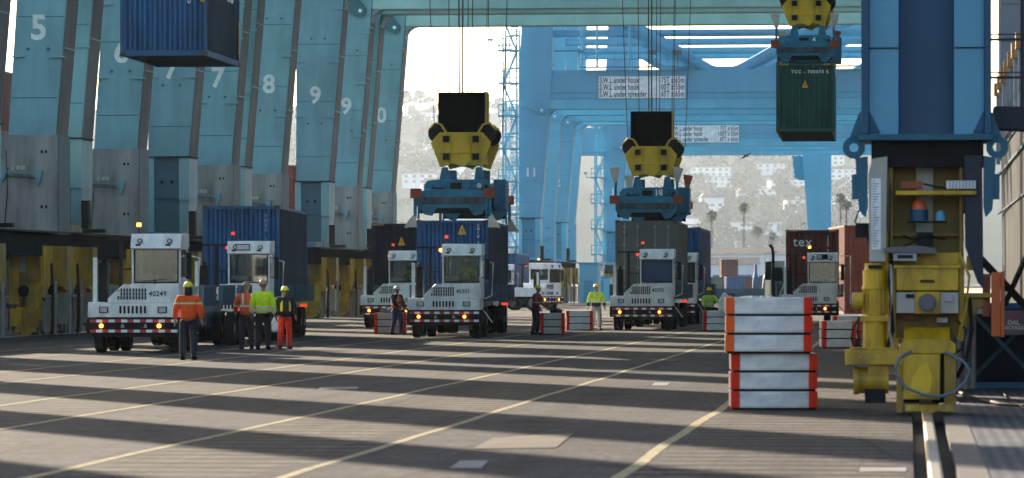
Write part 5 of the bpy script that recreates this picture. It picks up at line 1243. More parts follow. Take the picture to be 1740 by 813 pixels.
# ------------------------------------------------------------------ spreaders
def spreader_proto(folded):
    """origin on the container roof at its front edge centre; 12.2 m long"""
    L = 12.19; r = []
    def P(nm, mb, *ms, bevel=0.0): r.append((nm, mb.mesh(nm, [M[m] for m in ms]), bevel))
    b = MB()     # blue main body
    b.prism([(-1.22, 0.30), (-1.22, 1.15), (-1.1, 1.3), (-0.75, 1.34), (0.95, 1.34), (1.05, 1.25), (1.05, 0.30), (0.85, 0.12), (0.55, 0.22), (-0.2, 0.14), (-0.7, 0.22), (-1.0, 0.12)], 'y', 3.2, 3.5)
    b.box(-1.0, 1.0, 3.5, 8.6, 0.35, 1.2)
    b.prism([(-1.0, 0.30), (-1.0, 1.2), (1.22, 1.34), (1.3, 0.9), (1.22, 0.30)], 'y', 8.6, 8.9)
    b.prism([(-0.72, 1.34), (-0.35, 1.34), (-0.42, 1.78), (-0.62, 1.78)], 'y', 3.6, 3.9); b.prism([(0.5, 1.34), (0.85, 1.34), (0.78, 1.78), (0.58, 1.78)], 'y', 3.6, 3.9)
    b.box(-0.72, -0.4, 7.8, 8.1, 1.2, 1.78); b.box(0.5, 0.8, 7.8, 8.1, 1.2, 1.78)
    b.box(1.06, 1.5, 5.6, 7.6, 0.3, 1.4)
    P('main_body', b, 'sprblue', bevel=0.03)
    for q in ((-0.95, -0.55, 3.17, 3.199, 0.85, 1.05), (0.35, 0.75, 3.1, 3.199, 0.5, 1.0), (0.9, 1.0, 3.15, 3.199, 0.9, 1.15), (-0.3, 0.1, 3.12, 3.199, 1.02, 1.22), (-1.15, -1.02, 3.15, 3.199, 0.5, 0.8)):
        b = MB(); b.box(*q); P('pump_unit', b, 'black')
    for k_ in range(5):
        b = MB(); x_ = -0.9 + k_ * 0.42; b.path([(x_, 3.15, 1.15 - 0.1 * (k_ % 2)), (x_ + 0.12, 3.08, 0.85), (x_ + 0.05 + 0.1 * (k_ % 3), 3.05, 0.6), (x_ + 0.3, 3.1, 0.35)], 0.02, n=6); P('hydraulic_hose', b, 'black')
    for sx in (-0.55, 0.55):
        b = MB(); b.box(sx - 0.16, sx + 0.16, 0.25, 3.19, 0.40, 0.74); b.box(sx - 0.16, sx + 0.16, 8.91, L - 0.25, 0.40, 0.74); P('telescopic_beam', b, 'sprdirty', bevel=0.02)
    for y in (0.05, L - 0.35):
        b = MB(); b.prism([(-1.22, 0.36), (-1.22, 0.80), (-0.9, 0.92), (0.9, 0.92), (1.22, 0.80), (1.22, 0.36), (0.95, 0.06), (0.72, 0.02), (0.55, 0.28), (-0.55, 0.28), (-0.72, 0.02), (-0.95, 0.06)], 'y', y, y + 0.3)
        b.mat(1); b.box(-1.1, 1.1, y - 0.03, y - 0.002, 0.42, 0.66)
        b.mat(2); b.box(-1.15, 1.15, y + 0.05, y + 0.25, 0.10, 0.34)
        P('end_beam', b, 'sprblue', 'sprdirty', 'black', bevel=0.02)
        for sx in (-1, 1):
            h = MB(); h.box(sx * 1.06, sx * 1.44, y - 0.12, y + 0.22, 0.62, 0.95); P('corner_box', h, 'rustorange', bevel=0.02)
            f = MB()
            if not folded:
                f.bar((sx * 1.28, y + 0.05, 0.75), (sx * 1.28, y + 0.05, -0.05), 0.11, 0.10); f.bar((sx * 1.16, y, 0.62), (sx * 1.16, y, -0.1), 0.07)
                f.mat(1); f.prism([(sx * 1.24, 0.0), (sx * 1.40, 0.0), (sx * 1.62, -0.38), (sx * 1.21, -0.38)], 'y', y - 0.14, y - 0.06)
                f.prism([(sx * 1.30, 0.08), (sx * 1.36, 0.05), (sx * 1.62, -0.38), (sx * 1.56, -0.40)], 'y', y - 0.14, y + 0.35)
            else:
                f.bar((sx * 1.22, y + 0.05, 0.75), (sx * 1.20, y + 0.05, 1.5), 0.11, 0.10)
                f.mat(1); f.prism([(sx * 1.12, 1.5), (sx * 1.28, 1.45), (sx * 1.46, 2.02), (sx * 1.05, 2.08)], 'y', y - 0.06, y + 0.02)
            P('corner_flipper', f, 'sprblue', 'galv_old' if not (folded and sx > 0 and y > 1) else 'rustorange', bevel=0.01)
    for k, (x0, x1, y0) in enumerate(((-1.05, 1.05, 4.3), (-0.95, 1.15, 7.5))):
        h = MB(); cx = (x0 + x1) / 2; hw = (x1 - x0) / 2
        h.prism([(cx - hw * .70, 1.80), (cx - hw * .98, 2.55), (cx - hw, 2.68), (cx - hw * .72, 3.02), (cx + hw * .72, 3.02), (cx + hw, 2.68), (cx + hw * .98, 2.55), (cx + hw * .70, 1.80), (cx + hw * .25, 1.95), (cx + hw * .1, 1.80), (cx - hw * .25, 1.92)], 'y', y0, y0 + 0.22)
        h.box(cx - hw * .42, cx + hw * .42, y0 - 0.05, y0 - 0.002, 2.28, 2.98) if False else None
        for q in (-0.34, 0.34): h.box(cx + q - 0.02, cx + q + 0.02, y0 - 0.06, y0 - 0.002, 1.95, 3.0)
        h.box(cx - hw * .68, cx + hw * .68, y0 - 0.045, y0 - 0.003, 2.28, 2.32)
        P('headblock', h, 'spryellow', bevel=0.025)
        d = MB()
        for q in (-0.52, 0.52):
            for z in (2.78, 2.16): d.box(cx + q - 0.11, cx + q + 0.11, y0 - 0.10, y0 - 0.007, z - 0.11, z + 0.11)
        P('bearing_block', d, 'black')
    h = MB(); h.box(-0.7, 0.75, 4.52, 7.5, 1.95, 2.9); P('headblock_core', h, 'spryellow')
    for sx in (-1, 1):     # sheaves
        for y in (4.6, 7.3):
            h = MB(); cx = sx * 0.85 + 0.03; h.disc((cx, y, 3.0), (0.25 * sx, 1, 0), 0.36, 0.16, 24); P('sheave', h, 'black')
            h = MB(); h.path([(cx - 0.28 * sx, y - 0.12, 3.02), (cx - 0.1 * sx, y - 0.12, 3.3), (cx + 0.12 * sx, y - 0.12, 3.35), (cx + 0.34 * sx, y - 0.12, 3.1)], 0.035); P('sheave_guard', h, 'spryellow')
    h = MB(); h.box(-0.85, 0.80, 4.9, 6.6, 3.12, 4.45); h.mat(1); h.box(0.802, 0.86, 4.88, 6.6, 3.1, 4.47); h.mat(0); h.box(-0.7, 0.7, 4.7, 4.9, 3.03, 3.25)
    P('cable_basket', h, 'blackflat', 'spryellow')
    h = MB(); h.path([(-0.1, 5.0, 4.45), (-0.1, 5.0, 4.58), (0.75, 5.0, 4.56), (0.78, 5.0, 4.45)], 0.012, n=6); P('basket_rail', h, 'spryellow')
    return r
M['spryellow'] = mat('headblock yellow', (0.78, 0.44, 0.012), 0.45, scale=2, var=0.2, dirt=(0.22, 0.13, 0.015), dirt_amt=0.5, rust=0.12, bump=0.1)
M['blackflat'] = mat('black cable basket', (0.0015, 0.0015, 0.0015), 1.0, spec=0.0)
SPM = {False: spreader_proto(False), True: spreader_proto(True)}
def spreader(label, cont_loc, rz, Hh, folded, badge=None, ropes=True, lift=0.0):
    t = thing('container_spreader', label, 'spreader', (cont_loc[0], cont_loc[1], cont_loc[2] + Hh + lift), rz, None)
    for nm, me, bv in SPM[folded]:
        o = add(nm, me, t)
        if bv: b = o.modifiers.new('bevel', 'BEVEL'); b.width = bv; b.segments = 2; b.limit_method = 'ANGLE'; b.angle_limit = R(40)
    if badge: add('fleet_number', text_mesh(badge, 0.34, M['white2'], 0.002, 0.01), t, (0.35, 3.19, 1.12), (R(90), 0, 0))
    mb = MB(); mb.tube((0.72, 3.1, 1.0 + 0.12), (0.72, 3.19, 1.12), 0.09, n=16) if not badge else None
    if not badge: mb.build('round_badge', M['lens'], t)
    for x, y, r_, dx in ((-0.95, 4.6, .018, -.9), (0.9, 4.6, .018, 0.3), (-0.60, 7.3, .018, -.2), (1.28, 7.3, .018, .9), (-0.12, 5.2, .03, -.1), (-0.02, 5.5, .03, 0), (0.18, 5.2, .018, .1), (0.30, 5.6, .018, .2), (0.80, 4.8, .014, .5)):
        m_ = MB(); m_.tube((x, y, 3.1 if abs(x) > .5 else 4.46), (x + dx, y, 32 - t.location.z), r_, n=6, caps=False); m_.build('hoist_rope', M['rope'], t)
    return t
def obj_loc(o): return tuple(o.location), o.rotation_euler[2]
spreader('blue spreader with its corner flippers down around the bright blue container', *obj_loc(K3), 2.59, False, lift=0.12)
spreader('blue spreader marked 18 with flippers folded up, landed on the grey container', *obj_loc(K5), 2.90, True, '18', lift=0.02)
# hanging containers
a = vp(1470)
gx = PX(1368, 173.7)
G = container('gr', 12.19, 2.90, 'cgreen', 'cgreen', 'dark green container hanging in the air at upper right', (gx, 173.7, 8.2), -a)
warning_sign(G, 0.0, 2.0, 0.15); code_text(G, 'TCC - 700070 5', 0.20, 2.52, 0.19, spacing=1.25); hazard_marks(G, 2.90)
spreader('blue spreader gripping the dark green hanging container', (gx, 173.7, 8.2), -a, 2.90, True, '6', lift=0.02)
H_ = container('bl', 6.06, 2.59, 'cblue', 'cblue_side', 'blue container hanging in the air at upper left, underside in view', (PX(277.5, 114.8), 114.8, PZ(95, 114.8)), -vp(1470))
mb = MB(); mb.box(1.05, 1.17, -0.012, -0.004, 1.5, 2.5); o = mb.build('warning_strip', M['warn'], H_)
for i in range(5): add('lettering', text_mesh('4826S'[i], 0.13, M['darktext'], 0.002, 0.004), o, (1.11, -0.013, 2.28 - i * 0.17), (R(90), 0, 0))
code_text(H_, '48', 0.72, 1.95, 0.2, True, y=0.01); code_text(H_, '0', 0.72, 1.52, 0.2, True, y=0.01)
add('lettering', text_mesh('CHAIS', 0.85, M['white2'], 0.003, 0.01, sx=1.7), H_, (W2 + 0.002, 2.9, 2.02), (R(90), 0, R(90)))
mb = MB(); mb.box(W2 + 0.001, W2 + 0.006, 5.85, 5.97, 0.35, 1.3); mb.build('side_warning_strip', M['warn'], H_)
spreader('blue spreader above the hanging blue container, out of the picture', tuple(H_.location), H_.rotation_euler[2], 2.59, True)
# far stacks of containers and yard things
def stack(px, Y, front, n, label, L=6.06, rz=0.0, Hh=2.59, z0=0, group=None):
    for i in range(n):
        container('x', L, Hh, front, front, label[i], (PX(px, Y), Y, z0 + i * (Hh + 0.01)), rz, group)
stack(1446, 262, 'cred', 2, ['red container at the bottom, beyond the dark brown one', 'upper red container with white lettering beyond the dark brown one'], L=12.19)
stack(1470, 240, 'cred', 2, ['plum container low beside the yellow drive motor', 'upper plum container beside the near crane leg'], L=12.19)
stack(1344, 250, 'cgreen', 1, ['sliver of green container left of the dark brown one'])
stack(502, 300, 'cred', 4, ['brick red stacked container, bottom of the stack seen between the crane legs', 'brick red container, second from the bottom between crane legs 8 and 9', 'brick red container, third from the bottom between crane legs 8 and 9', 'brick red container, top of the stack between crane legs 8 and 9'], L=12.19)
fy = [(1205, 620, 'cbrown', 1), (1222, 640, 'cred', 1), (1240, 600, 'cbrown', 2), (1262, 620, 'cblue', 1), (1281, 600, 'cbrown', 1), (1212, 560, 'cgrey', 1), (1250, 540, 'cblue', 1), (1320, 640, 'cgrey', 2)]
FYL = ['brown container far off in the yard, leftmost of the hazy row', 'red container in the hazy far row beneath the leftmost palm', 'brown container of the far two-high pile', 'blue container far off below the tall palm', 'brown container far off just left of the blue pylons', 'pale grey container low in the far yard at left', 'blue container low in the far yard, nearest of the hazy group', 'pale grey container of the far pile right of the pylons']
for (px, Y, m_, n), lb in zip(fy, FYL): stack(px, Y, m_, n, [lb, 'topmost: ' + lb][:n] if n == 1 else [lb + ', lower one', lb + ', upper one'])
for k, px in enumerate((1284, 1304)):
    Y = 470; p = thing('blue_pylon', ('narrower' if k == 0 else 'broader') + ' blue bottle-shaped steel pylon far off below the tall palm', 'pylon', (PX(px, Y), Y, 0), 0, 'blue pylons in the far yard')
    w = (0.35, 0.55)[k]; mb = MB(); mb.prism([(-w, 0), (w, 0), (w, 1.6), (w * 0.85, 2.3), (w * 0.4, 2.9), (w * 0.4, 3.9), (-w * 0.4, 3.9), (-w * 0.4, 2.9), (-w * 0.85, 2.3), (-w, 1.6)], 'y', -w, w); mb.build('column', M['cblue'], p, bevel=0.03)
    mb = MB(); mb.box(-w * 1.4, w * 1.4, -w * 1.4, w * 1.4, 0, 0.3); mb.build('base_plate', M['steel'], p)
M['farwhite'] = M['hwall']
for k, (px, Y, w, d, h, lb) in enumerate(((1293, 820, 22, 14, 7.5, 'long pale warehouse beyond the palms, under the tall palm'), (1225, 760, 14, 10, 5.2, 'low pale shed beyond the palms, under the leftmost palm'), (760, 700, 30, 14, 6, 'low hazy warehouse beyond the truck numbered 40301'), (1400, 860, 26, 14, 6, 'pale warehouse behind the dark brown container'))):
    s = thing('warehouse', lb, 'warehouse', (PX(px, Y), Y, 0)); mb = MB(); mb.box(-w/2, w/2, 0, d, 0, h); mb.build('wall', M['hwall'], s)
    mb = MB(); mb.prism([(-0.4, h), (d + 0.4, h), (d / 2, h + 1.3)], 'x', -w/2 - 0.4, w/2 + 0.4); mb.build('roof', M['hroof2'], s)
    for i in range(int(w // 4.5)):
        mb = MB(); mb.box(-1.4, 1.4, -0.05, 0.05, 0, 3.2); o = mb.build('door', M['cblue'], s, loc=(-w/2 + 2.5 + i * 4.4, 0, 0))
# low row of parked flatbed trailers across the far apron
for k, (px, Y) in enumerate(((1245, 352), (1310, 346), (1205, 360))):
    t = thing('flatbed_trailer', ('middle', 'rightmost', 'leftmost')[k] + ' low teal flatbed parked across the far apron', 'trailer', (PX(px, Y), Y, 0), R(84), 'flatbeds parked across the apron')
    for nm, me in TL: add(nm, me, t, (0, -6, 0), scale=(1, 1, 0.75))
    for y in (3.4, 4.9):
        for x_ in (-1.0, 1.0): wheel(t, x_, y)
for k, (px, py, Y, lb) in enumerate(((1362, 376, 520, 'thin lamp post left of the farthest crane leg'), (1300, 428, 600, 'short thin lamp post beside the blue pylons'))):
    h = PZ(py, Y); t = thing('street_lamp', lb, 'street lamp', (PX(px, Y), Y, 0)); mb = MB(); mb.path([(0, 0, 0), (0, 0, h * .95)], [0.13, 0.08]); mb.build('pole', M['steel'], t); mb = MB(); mb.bar((-0.2, 0, h * .95), (1.4, 0, h), 0.12); mb.box(0.9, 1.9, -0.2, 0.2, h - 0.05, h + 0.12); mb.build('lamp_head', M['steel'], t)
# dark kiosk blocks beneath the far cranes
for k, (px, Y, w, h, m_, lb) in enumerate(((1000, 345, 1.6, 3.4, 'blue', 'light blue equipment cabin at the foot of the far cranes'), (1018, 372, 2.0, 2.2, 'blue_l', 'lower pale blue cabin right of the far cranes'))):
    s = thing('equipment_cabin', lb, 'cabin', (PX(px, Y), Y, 0), -QYAW); mb = MB(); mb.box(-w/2, w/2, 0, 3, 0.1, h); mb.build('wall', M[m_], s, bevel=0.04); mb = MB(); mb.box(-w/2 - .1, w/2 + .1, -.1, 3.1, h, h + .12); mb.build('roof', M['blue_d'], s)
    mb = MB(); mb.box(-0.4, 0.4, -0.03, -0.001, 0.15, 2.0); mb.build('door', M['blue_d'], s)
# bird
bd = thing('bird', 'small dark bird gliding below the rear portal beam', 'bird', (PX(1268, 300), 300, PZ(265, 300)))
mb = MB(); mb.path([(0, -0.22, 0), (0, 0, 0.0), (0, 0.25, -0.02), (0, 0.42, -0.03)], [0.03, 0.075, 0.05, 0.015]); mb.ball((0, -0.27, 0.02), 0.055)
for sx in (-1, 1): mb.prism([(sx * 0.03, -0.10), (sx * 0.28, -0.13), (sx * 0.52, 0.08), (sx * 0.26, 0.10), (sx * 0.03, 0.12)], 'z', -0.01 + 0.0, 0.012)
mb.build('body', M['black'], bd); bd.rotation_euler = (0.3, -0.5, 0.4)

# rows of boxes added behind the crane bogies to close bright gaps and deepen shade
cc = ['cnavy', 'cbrown', 'cgrey', 'cblue', 'cnavy', 'cred', 'cbrown', 'cgreen', 'cnavy', 'cgrey', 'cbrown', 'cblue']
cn = {'cnavy': 'navy', 'cbrown': 'brown', 'cgrey': 'grey', 'cblue': 'blue', 'cred': 'red', 'cgreen': 'green'}
for i in range(12):
    for t_ in range(4 if i < 5 else 2):
        m_ = cc[(i + t_ * 5) % 12]; x_, y_ = Q(118 + i * 12.6, -37.5 - (i % 3) * 0.3)
        container('row', 12.19, 2.59, m_, m_, cn[m_] + ' container in the row behind the bogies, ' + ('lowest', 'second', 'third', 'topmost')[t_] + ' tier, number ' + ('one two three four five six seven eight nine ten eleven twelve'.split()[i]) + ' from the left', (x_, y_, t_ * 2.6), -QYAW, 'containers in the row behind the crane bogies')
# ------------------------------------------------------------------ silver bins with red edges
def bin_meshes(w, d, h, worn=False):
    b = MB(); b.box(-w/2, w/2, 0, d, 0.03, h - 0.005); b.box(-w/2 + 0.13, w/2 - 0.13, -0.012, -0.001, 0.05, h - 0.03)
    g = MB(); g.box(-w/2 + 0.02, w/2 - 0.02, 0.02, d - 0.02, 0, 0.029)
    r = []
    for sx in (-1, 1):
        e = MB(); e.box(sx * (w/2 - 0.12), sx * (w/2 + 0.006), -0.016, 0.35, 0.03, h - 0.004); r.append(e)
    return b, g, r
BM = {}
def bin_stack(px, py, Y, w, n, labels, rz=0.0, h=0.27, d=1.2, old=False, z0=0.0, dx=0.0, left='binorange', right='binred', group=None):
    key = (w, h, d, old, left, right)
    if key not in BM:
        b, g, r = bin_meshes(w, d, h); BM[key] = (b.mesh('bin_body', M['galv_old' if old else 'galv']), g.mesh('base_skid', M['black']), r[0].mesh('edge_strip', M[left]), r[1].mesh('edge_strip', M[right]))
    mb_, mg, e0, e1 = BM[key]
    for i in range(n):
        jx = random.uniform(-0.006, 0.006)
        t = thing('gear_bin', labels[i], 'metal bin', (PX(px, Y) + dx + jx, Y, z0 + i * h), rz, group)
        for nm, me in (('bin_body', mb_), ('base_skid', mg), ('edge_strip', e0), ('edge_strip', e1)):
            o = add(nm, me, t)
            if nm != 'base_skid': b = o.modifiers.new('bevel', 'BEVEL'); b.width = 0.008; b.segments = 2
pos = ['bottom', 'second from the bottom', 'third from the bottom', 'third from the top', 'second from the top', 'topmost']
lb = ['large silver red-edged bin, ' + p + ' of the tall near pile of six' for p in pos]
bin_stack(1316, 697, 59.7, 1.24, 3, lb[:3], h=0.272, left='binred', rz=-0.02)
bin_stack(1307, 697, 59.55, 1.24, 3, lb[3:], h=0.272, z0=0.82, rz=-0.035)
S3 = ['bottom', 'middle', 'top']
for (px, Y, w, n, desc, old, rz, z) in (
    (663, 146.5, 1.12, 3, 'small worn bin behind the worker by the tractor 40301, %s of three', True, 0.0, 0),
    (939, 145.8, 0.86, 3, 'dull bin beside the crouched worker in brown, %s of three', True, 0.0, 0),
    (985, 158.0, 1.02, 3, 'red-edged bin left of the walking worker in grey overalls, %s of three', False, 0.0, 0),
    (1219, 157.0, 1.05, 3, 'red-edged bin beside the worker sitting right of the grey container, %s of three', False, 0.0, 0),
    (1426, 115.6, 0.95, 3, 'red-edged bin at the foot of the yellow drive motor, %s of three', False, 0.0, 0),
    (1440, 133.0, 0.9, 3, 'small bin just behind the low pile by the yellow drive motor, %s of three', False, 0.0, 0)):
    bin_stack(px, 0, Y, w, n, [desc % s for s in S3], rz, h=0.255, old=old, z0=z, left='binred', right='binred')
# lashing gear heaped on the worn bins
for px, Y, lb_ in ((661, 146.8, 'heap of grey twist locks lying on the worn bin by the tractor 40301'), (945, 146.2, 'dark lashing bag hanging over the dull bin by the worker in brown')):
    mb = MB(); rr = random.Random(px)
    for k in range(26): mb.obox((rr.uniform(-0.30, 0.30) * (1 if px == 661 else 0.5), rr.uniform(0.2, 0.6), 0.03 + rr.random() * 0.09), (0.13, 0.1, 0.08), Matrix.Rotation(rr.random() * 3, 4, 'Z') @ Matrix.Rotation(rr.random(), 4, 'X'))
    o = mb.build('twist_lock_heap', M['steel'] if px == 661 else M['black'], loc=(PX(px, Y), Y - 0.1, 0.765)); tag(o, lb_, 'lashing gear', kind=None)
# white sack beside the sitting worker
mb = MB(); mb.prism([(-0.22, 0), (0.2, 0), (0.2, 0.5), (0.08, 0.68), (-0.02, 0.7), (-0.2, 0.4)], 'y', -0.15, 0.15)
o = mb.build('sack', M['white2'], loc=(PX(1230, 156.5), 156.3, 0.765), bevel=0.06); tag(o, 'pale rounded sack on the bins right of the sitting worker', 'sack')
# ------------------------------------------------------------------ blue cage frame at right edge
BF = thing('access_cage', 'blue tube and mesh access cage standing right of the near crane', 'cage', (PX(1645, 71), 71.0, 0.0), -QYAW * 0.2)
s = 71.0 / FPX
mb = MB()
def bt(a, b, w=0.10): mb.bar((a[0], 0, a[1]), (b[0], 0, b[1]), w)
W_, z0_, z1_ = 1.45, PZ(655, 71), PZ(520, 71)
bt((0.0, z0_), (0.0, z1_ - 0.12)); bt((0.0, z1_ - 0.12), (0.14, z1_)); bt((0.14, z1_), (W_, z1_)); bt((0, z0_), (W_, z0_)); bt((W_, z0_), (W_, z1_)); bt((-0.22, 0.1), (-0.22, z1_ - 0.25), 0.07)
for x in (0.0, W_): mb.bar((x, 0, z0_), (x, 0, 0.0), 0.08); mb.bar((x, 1.4, 0), (x, 1.4, z1_), 0.08); mb.bar((x, 0, z1_), (x, 1.4, z1_), 0.08)
mb.build('tube_frame', M['cageblue'], BF)
mb = MB(); mb.bar((0.05, 0.05, z1_ - 0.1), (W_ * 0.85, 0.05, z0_ + 0.05), 0.07); mb.build('diagonal_brace', M['cartblue'], BF); mb = MB(); mb.bar((0.1, 1.3, z0_), (W_, 1.3, z1_), 0.07); mb.build('diagonal_brace', M['cartblue'], BF)
mb = MB()
for i in range(36): z = z0_ + 0.06 + i * (z1_ - z0_ - 0.1) / 36; mb.box(0.06, W_ - 0.06, 1.30, 1.31, z, z + 0.012)
for i in range(30): x = 0.08 + i * (W_ - 0.16) / 30; mb.box(x, x + 0.010, 1.312, 1.32, z0_, z1_)
mb.build('mesh_panel', M['cagedark'], BF); mb = MB(); mb.box(0.04, W_ - 0.04, 1.33, 1.35, z0_, z1_ - 0.02); mb.build('back_sheet', M['cagedark'], BF)
mb = MB(); mb.box(0.6, 0.98, -0.02, 0.02, z1_ - 0.50, z1_ - 0.08); sg = mb.build('notice_board', M['sillgrey'], BF)
mb = MB(); mb.prism([(0.79 + 0.15 * math.cos(a * .524), z1_ - 0.18 + 0.07 * math.sin(a * .524)) for a in range(12)], 'y', -0.026, -0.021); mb.build('pink_panel', M['pink'], sg)
add('lettering', text_mesh('DAL', 0.11, M['white2'], 0.001, 0.004), sg, (0.78, -0.024, z1_ - 0.29), (R(90), 0, 0)); add('lettering', text_mesh('ACTAGE', 0.085, M['white2'], 0.001, 0.003), sg, (0.79, -0.024, z1_ - 0.38), (R(90), 0, 0))
# black cables lying across the deck
for k, pts in enumerate((((1625, 668, 0), (1650, 680, 0), (1700, 690, 0), (1760, 694, 0)), ((1690, 655, 0), (1712, 680, 0), (1745, 700, 0)))):
    mb = MB(); mb.path([(PX(px, FPX * EYE / (py - 480)), FPX * EYE / (py - 480), 0.035) for px, py, _ in pts], 0.03 if k == 0 else 0.012); o = mb.build('cable', M['black'])
    tag(o, ('thick black cable lying across the chequered deck at right', 'thin black cable lying beside the blue cage')[k], 'cable')
# ------------------------------------------------------------------ ship
SH = thing('container_ship', 'huge grey container ship moored along the quay at the right edge', 'ship', at_quay(90, 6.0), -QYAW)
mb = MB(); secs = []
for y, dx, top in ((-40, 0, 10.2), (60, 0, 10.2), (150, 0.0, 10.3), (190, 0.2, 10.5), (214, 1.2, 10.9), (232, 4.5, 11.6), (248, 11, 12.5), (262, 20, 13.5)):
    secs.append([(dx + 0.5 * min(1, dx), y, -3.2), (dx + 0.25 * min(1, dx), y, 3), (dx - 0.1 * min(1, dx), y, top), (dx + 0.35, y, top), (44 - dx, y, top), (44 - dx, y, -3.2)])
for a, b in zip(secs, secs[1:]):
    for i in range(len(a) - 1): mb.face([a[i], a[i+1], b[i+1], b[i]])
mb.face(secs[0]); mb.face(secs[-1]); mb.build('hull', M['hull'], SH)
mb = MB()
mb.box(-0.14, -0.002, -40, 190, 8.9, 9.05); mb.box(-0.10, -0.002, -40, 190, 6.4, 6.5); mb.build('rubbing_strake', M['shipgrey'], SH)
mb = MB()
for y in range(-40, 190, 3): mb.bar((0.15, y, 10.2), (0.15, y, 11.3), 0.05)
for z in (10.75, 11.3): mb.bar((0.15, -40, z), (0.15, 190, z), 0.05)
mb.build('deck_rail', M['black'], SH)
M['lash'] = mat('rusty orange lashing bridge', (0.30, 0.12, 0.02), 0.6, scale=2, rust=0.3)
for y in (147, 157, 167, 177, 187, 197, 207):
    b = MB(); b.box(0.2, 0.5, y, y + 0.5, 10.3, 15.2); b.box(3.4, 3.7, y, y + 0.5, 10.3, 15.2); b.box(0.2, 42, y, y + 0.5, 12.8, 13.0)
    b.mat(1); b.box(0.05, 42, y - 0.3, y + 0.9, 15.2, 15.42); b.box(0.05, 0.3, y - 0.3, y + 0.9, 15.42, 16.1); b.build('lashing_bridge', [M['shipgrey'], M['lash']], SH)
tw = MB(); tw.box(0.9, 30, 224, 233, 12, 42); 
twr = tw.build('superstructure', M['shipgrey'], SH)
for k in range(9): w_ = MB(); w_.box(0.89, 6, 223.93, 223.999, 14.5 + k * 2.8, 14.6 + k * 2.8); w_.build('deck_edge', M['edgegrey'], twr)
# containers stowed on her deck, outboard stack in view: every box its own
rs = random.Random(9); cols = ['cgreen', 'cred', 'cbrown', 'cgrey', 'cblue', 'cgreen', 'cbrown']
nm = {'cgreen': 'green', 'cred': 'red', 'cbrown': 'brown', 'cgrey': 'grey', 'cblue': 'blue'}
for bay, u in enumerate((196, 209.5)):
    for tier in range(5):
        m_ = cols[(tier * 3 + bay * 2) % 7]
        X_, Y_ = Q(u, 6.45 + W2); container('s', 12.19, 2.59, m_, m_, '%s container on the ship deck, %s tier of the %s stack at the right edge' % (nm[m_], ('lowest', 'second', 'middle', 'fourth', 'highest')[tier], ('nearer', 'farther')[bay]), (X_, Y_, 11.6 + tier * 2.6), -QYAW, 'containers stowed on the ship')
# ------------------------------------------------------------------ people
M['skin'] = mat('brown skin', (0.22, 0.12, 0.08), 0.55, scale=10, var=0.05, dirt_amt=0.1)
M['skin2'] = mat('tan skin', (0.38, 0.22, 0.15), 0.55, scale=10, var=0.05, dirt_amt=0.1)
def clothmat(name, col, bands=(), straps=None, bcol=(0.62, 0.64, 0.60), band_axis='z', low=None):
    """cloth with sewn reflective bands (object-space heights) and shoulder straps; low = colour below a height"""
    m, nt, b = _nt(name); x = NX(nt); N = nt.nodes; L = nt.links
    tc = N.new('ShaderNodeTexCoord'); sp = N.new('ShaderNodeSeparateXYZ'); L.new(tc.outputs['Object'], sp.inputs[0])
    n = x.noise(tc.outputs['Object'], 9, 4); col_ = x.mix(x.rng(n, 0.35, 0.7, 0, 0.6), col, tuple(c * 0.6 for c in col))
    if low: col_ = x.mix(x.band(sp.outputs[2], -1, low[0], 0.006), col_, low[1])
    for a, c in bands: col_ = x.mix(x.band(sp.outputs[2], a, c, 0.004), col_, bcol)
    if straps:
        ax = x.m('ABSOLUTE', sp.outputs[0]); f = x.band(ax, straps[0], straps[1], 0.004); f = x.m('MULTIPLY', f, x.band(sp.outputs[2], straps[2], straps[3], 0.006)); col_ = x.mix(f, col_, straps[4] if len(straps) > 4 else bcol)
    L.new(col_, b.inputs['Base Color']); b.inputs['Roughness'].default_value = 0.85
    bp = N.new('ShaderNodeBump'); bp.inputs['Strength'].default_value = 0.6; bp.inputs['Distance'].default_value = 0.02; L.new(x.noise(tc.outputs['Object'], 5, 3), bp.inputs['Height']); L.new(bp.outputs[0], b.inputs['Normal'])
    return m
def skin_mesh(verts, edges, radii, m, sub=2):
    me = bpy.data.meshes.new('skel'); me.from_pydata(verts, edges, []); o = bpy.data.objects.new('skel', me); COL.objects.link(o)
    o.modifiers.new('skin', 'SKIN'); 
    if not me.skin_vertices: me.skin_vertices.new() if hasattr(me.skin_vertices, 'new') else None
    for i, r in enumerate(radii):
        me.skin_vertices[0].data[i].radius = r if isinstance(r, tuple) else (r, r)
    me.skin_vertices[0].data[0].use_root = True
    s = o.modifiers.new('sub', 'SUBSURF'); s.levels = sub; s.render_levels = sub
    dg = bpy.context.evaluated_depsgraph_get(); dg.update()
    out = bpy.data.meshes.new_from_object(o.evaluated_get(dg)); bpy.data.objects.remove(o); bpy.data.meshes.remove(me)
    out.materials.clear(); out.materials.append(m)
    for p in out.polygons: p.use_smooth = True
    return out
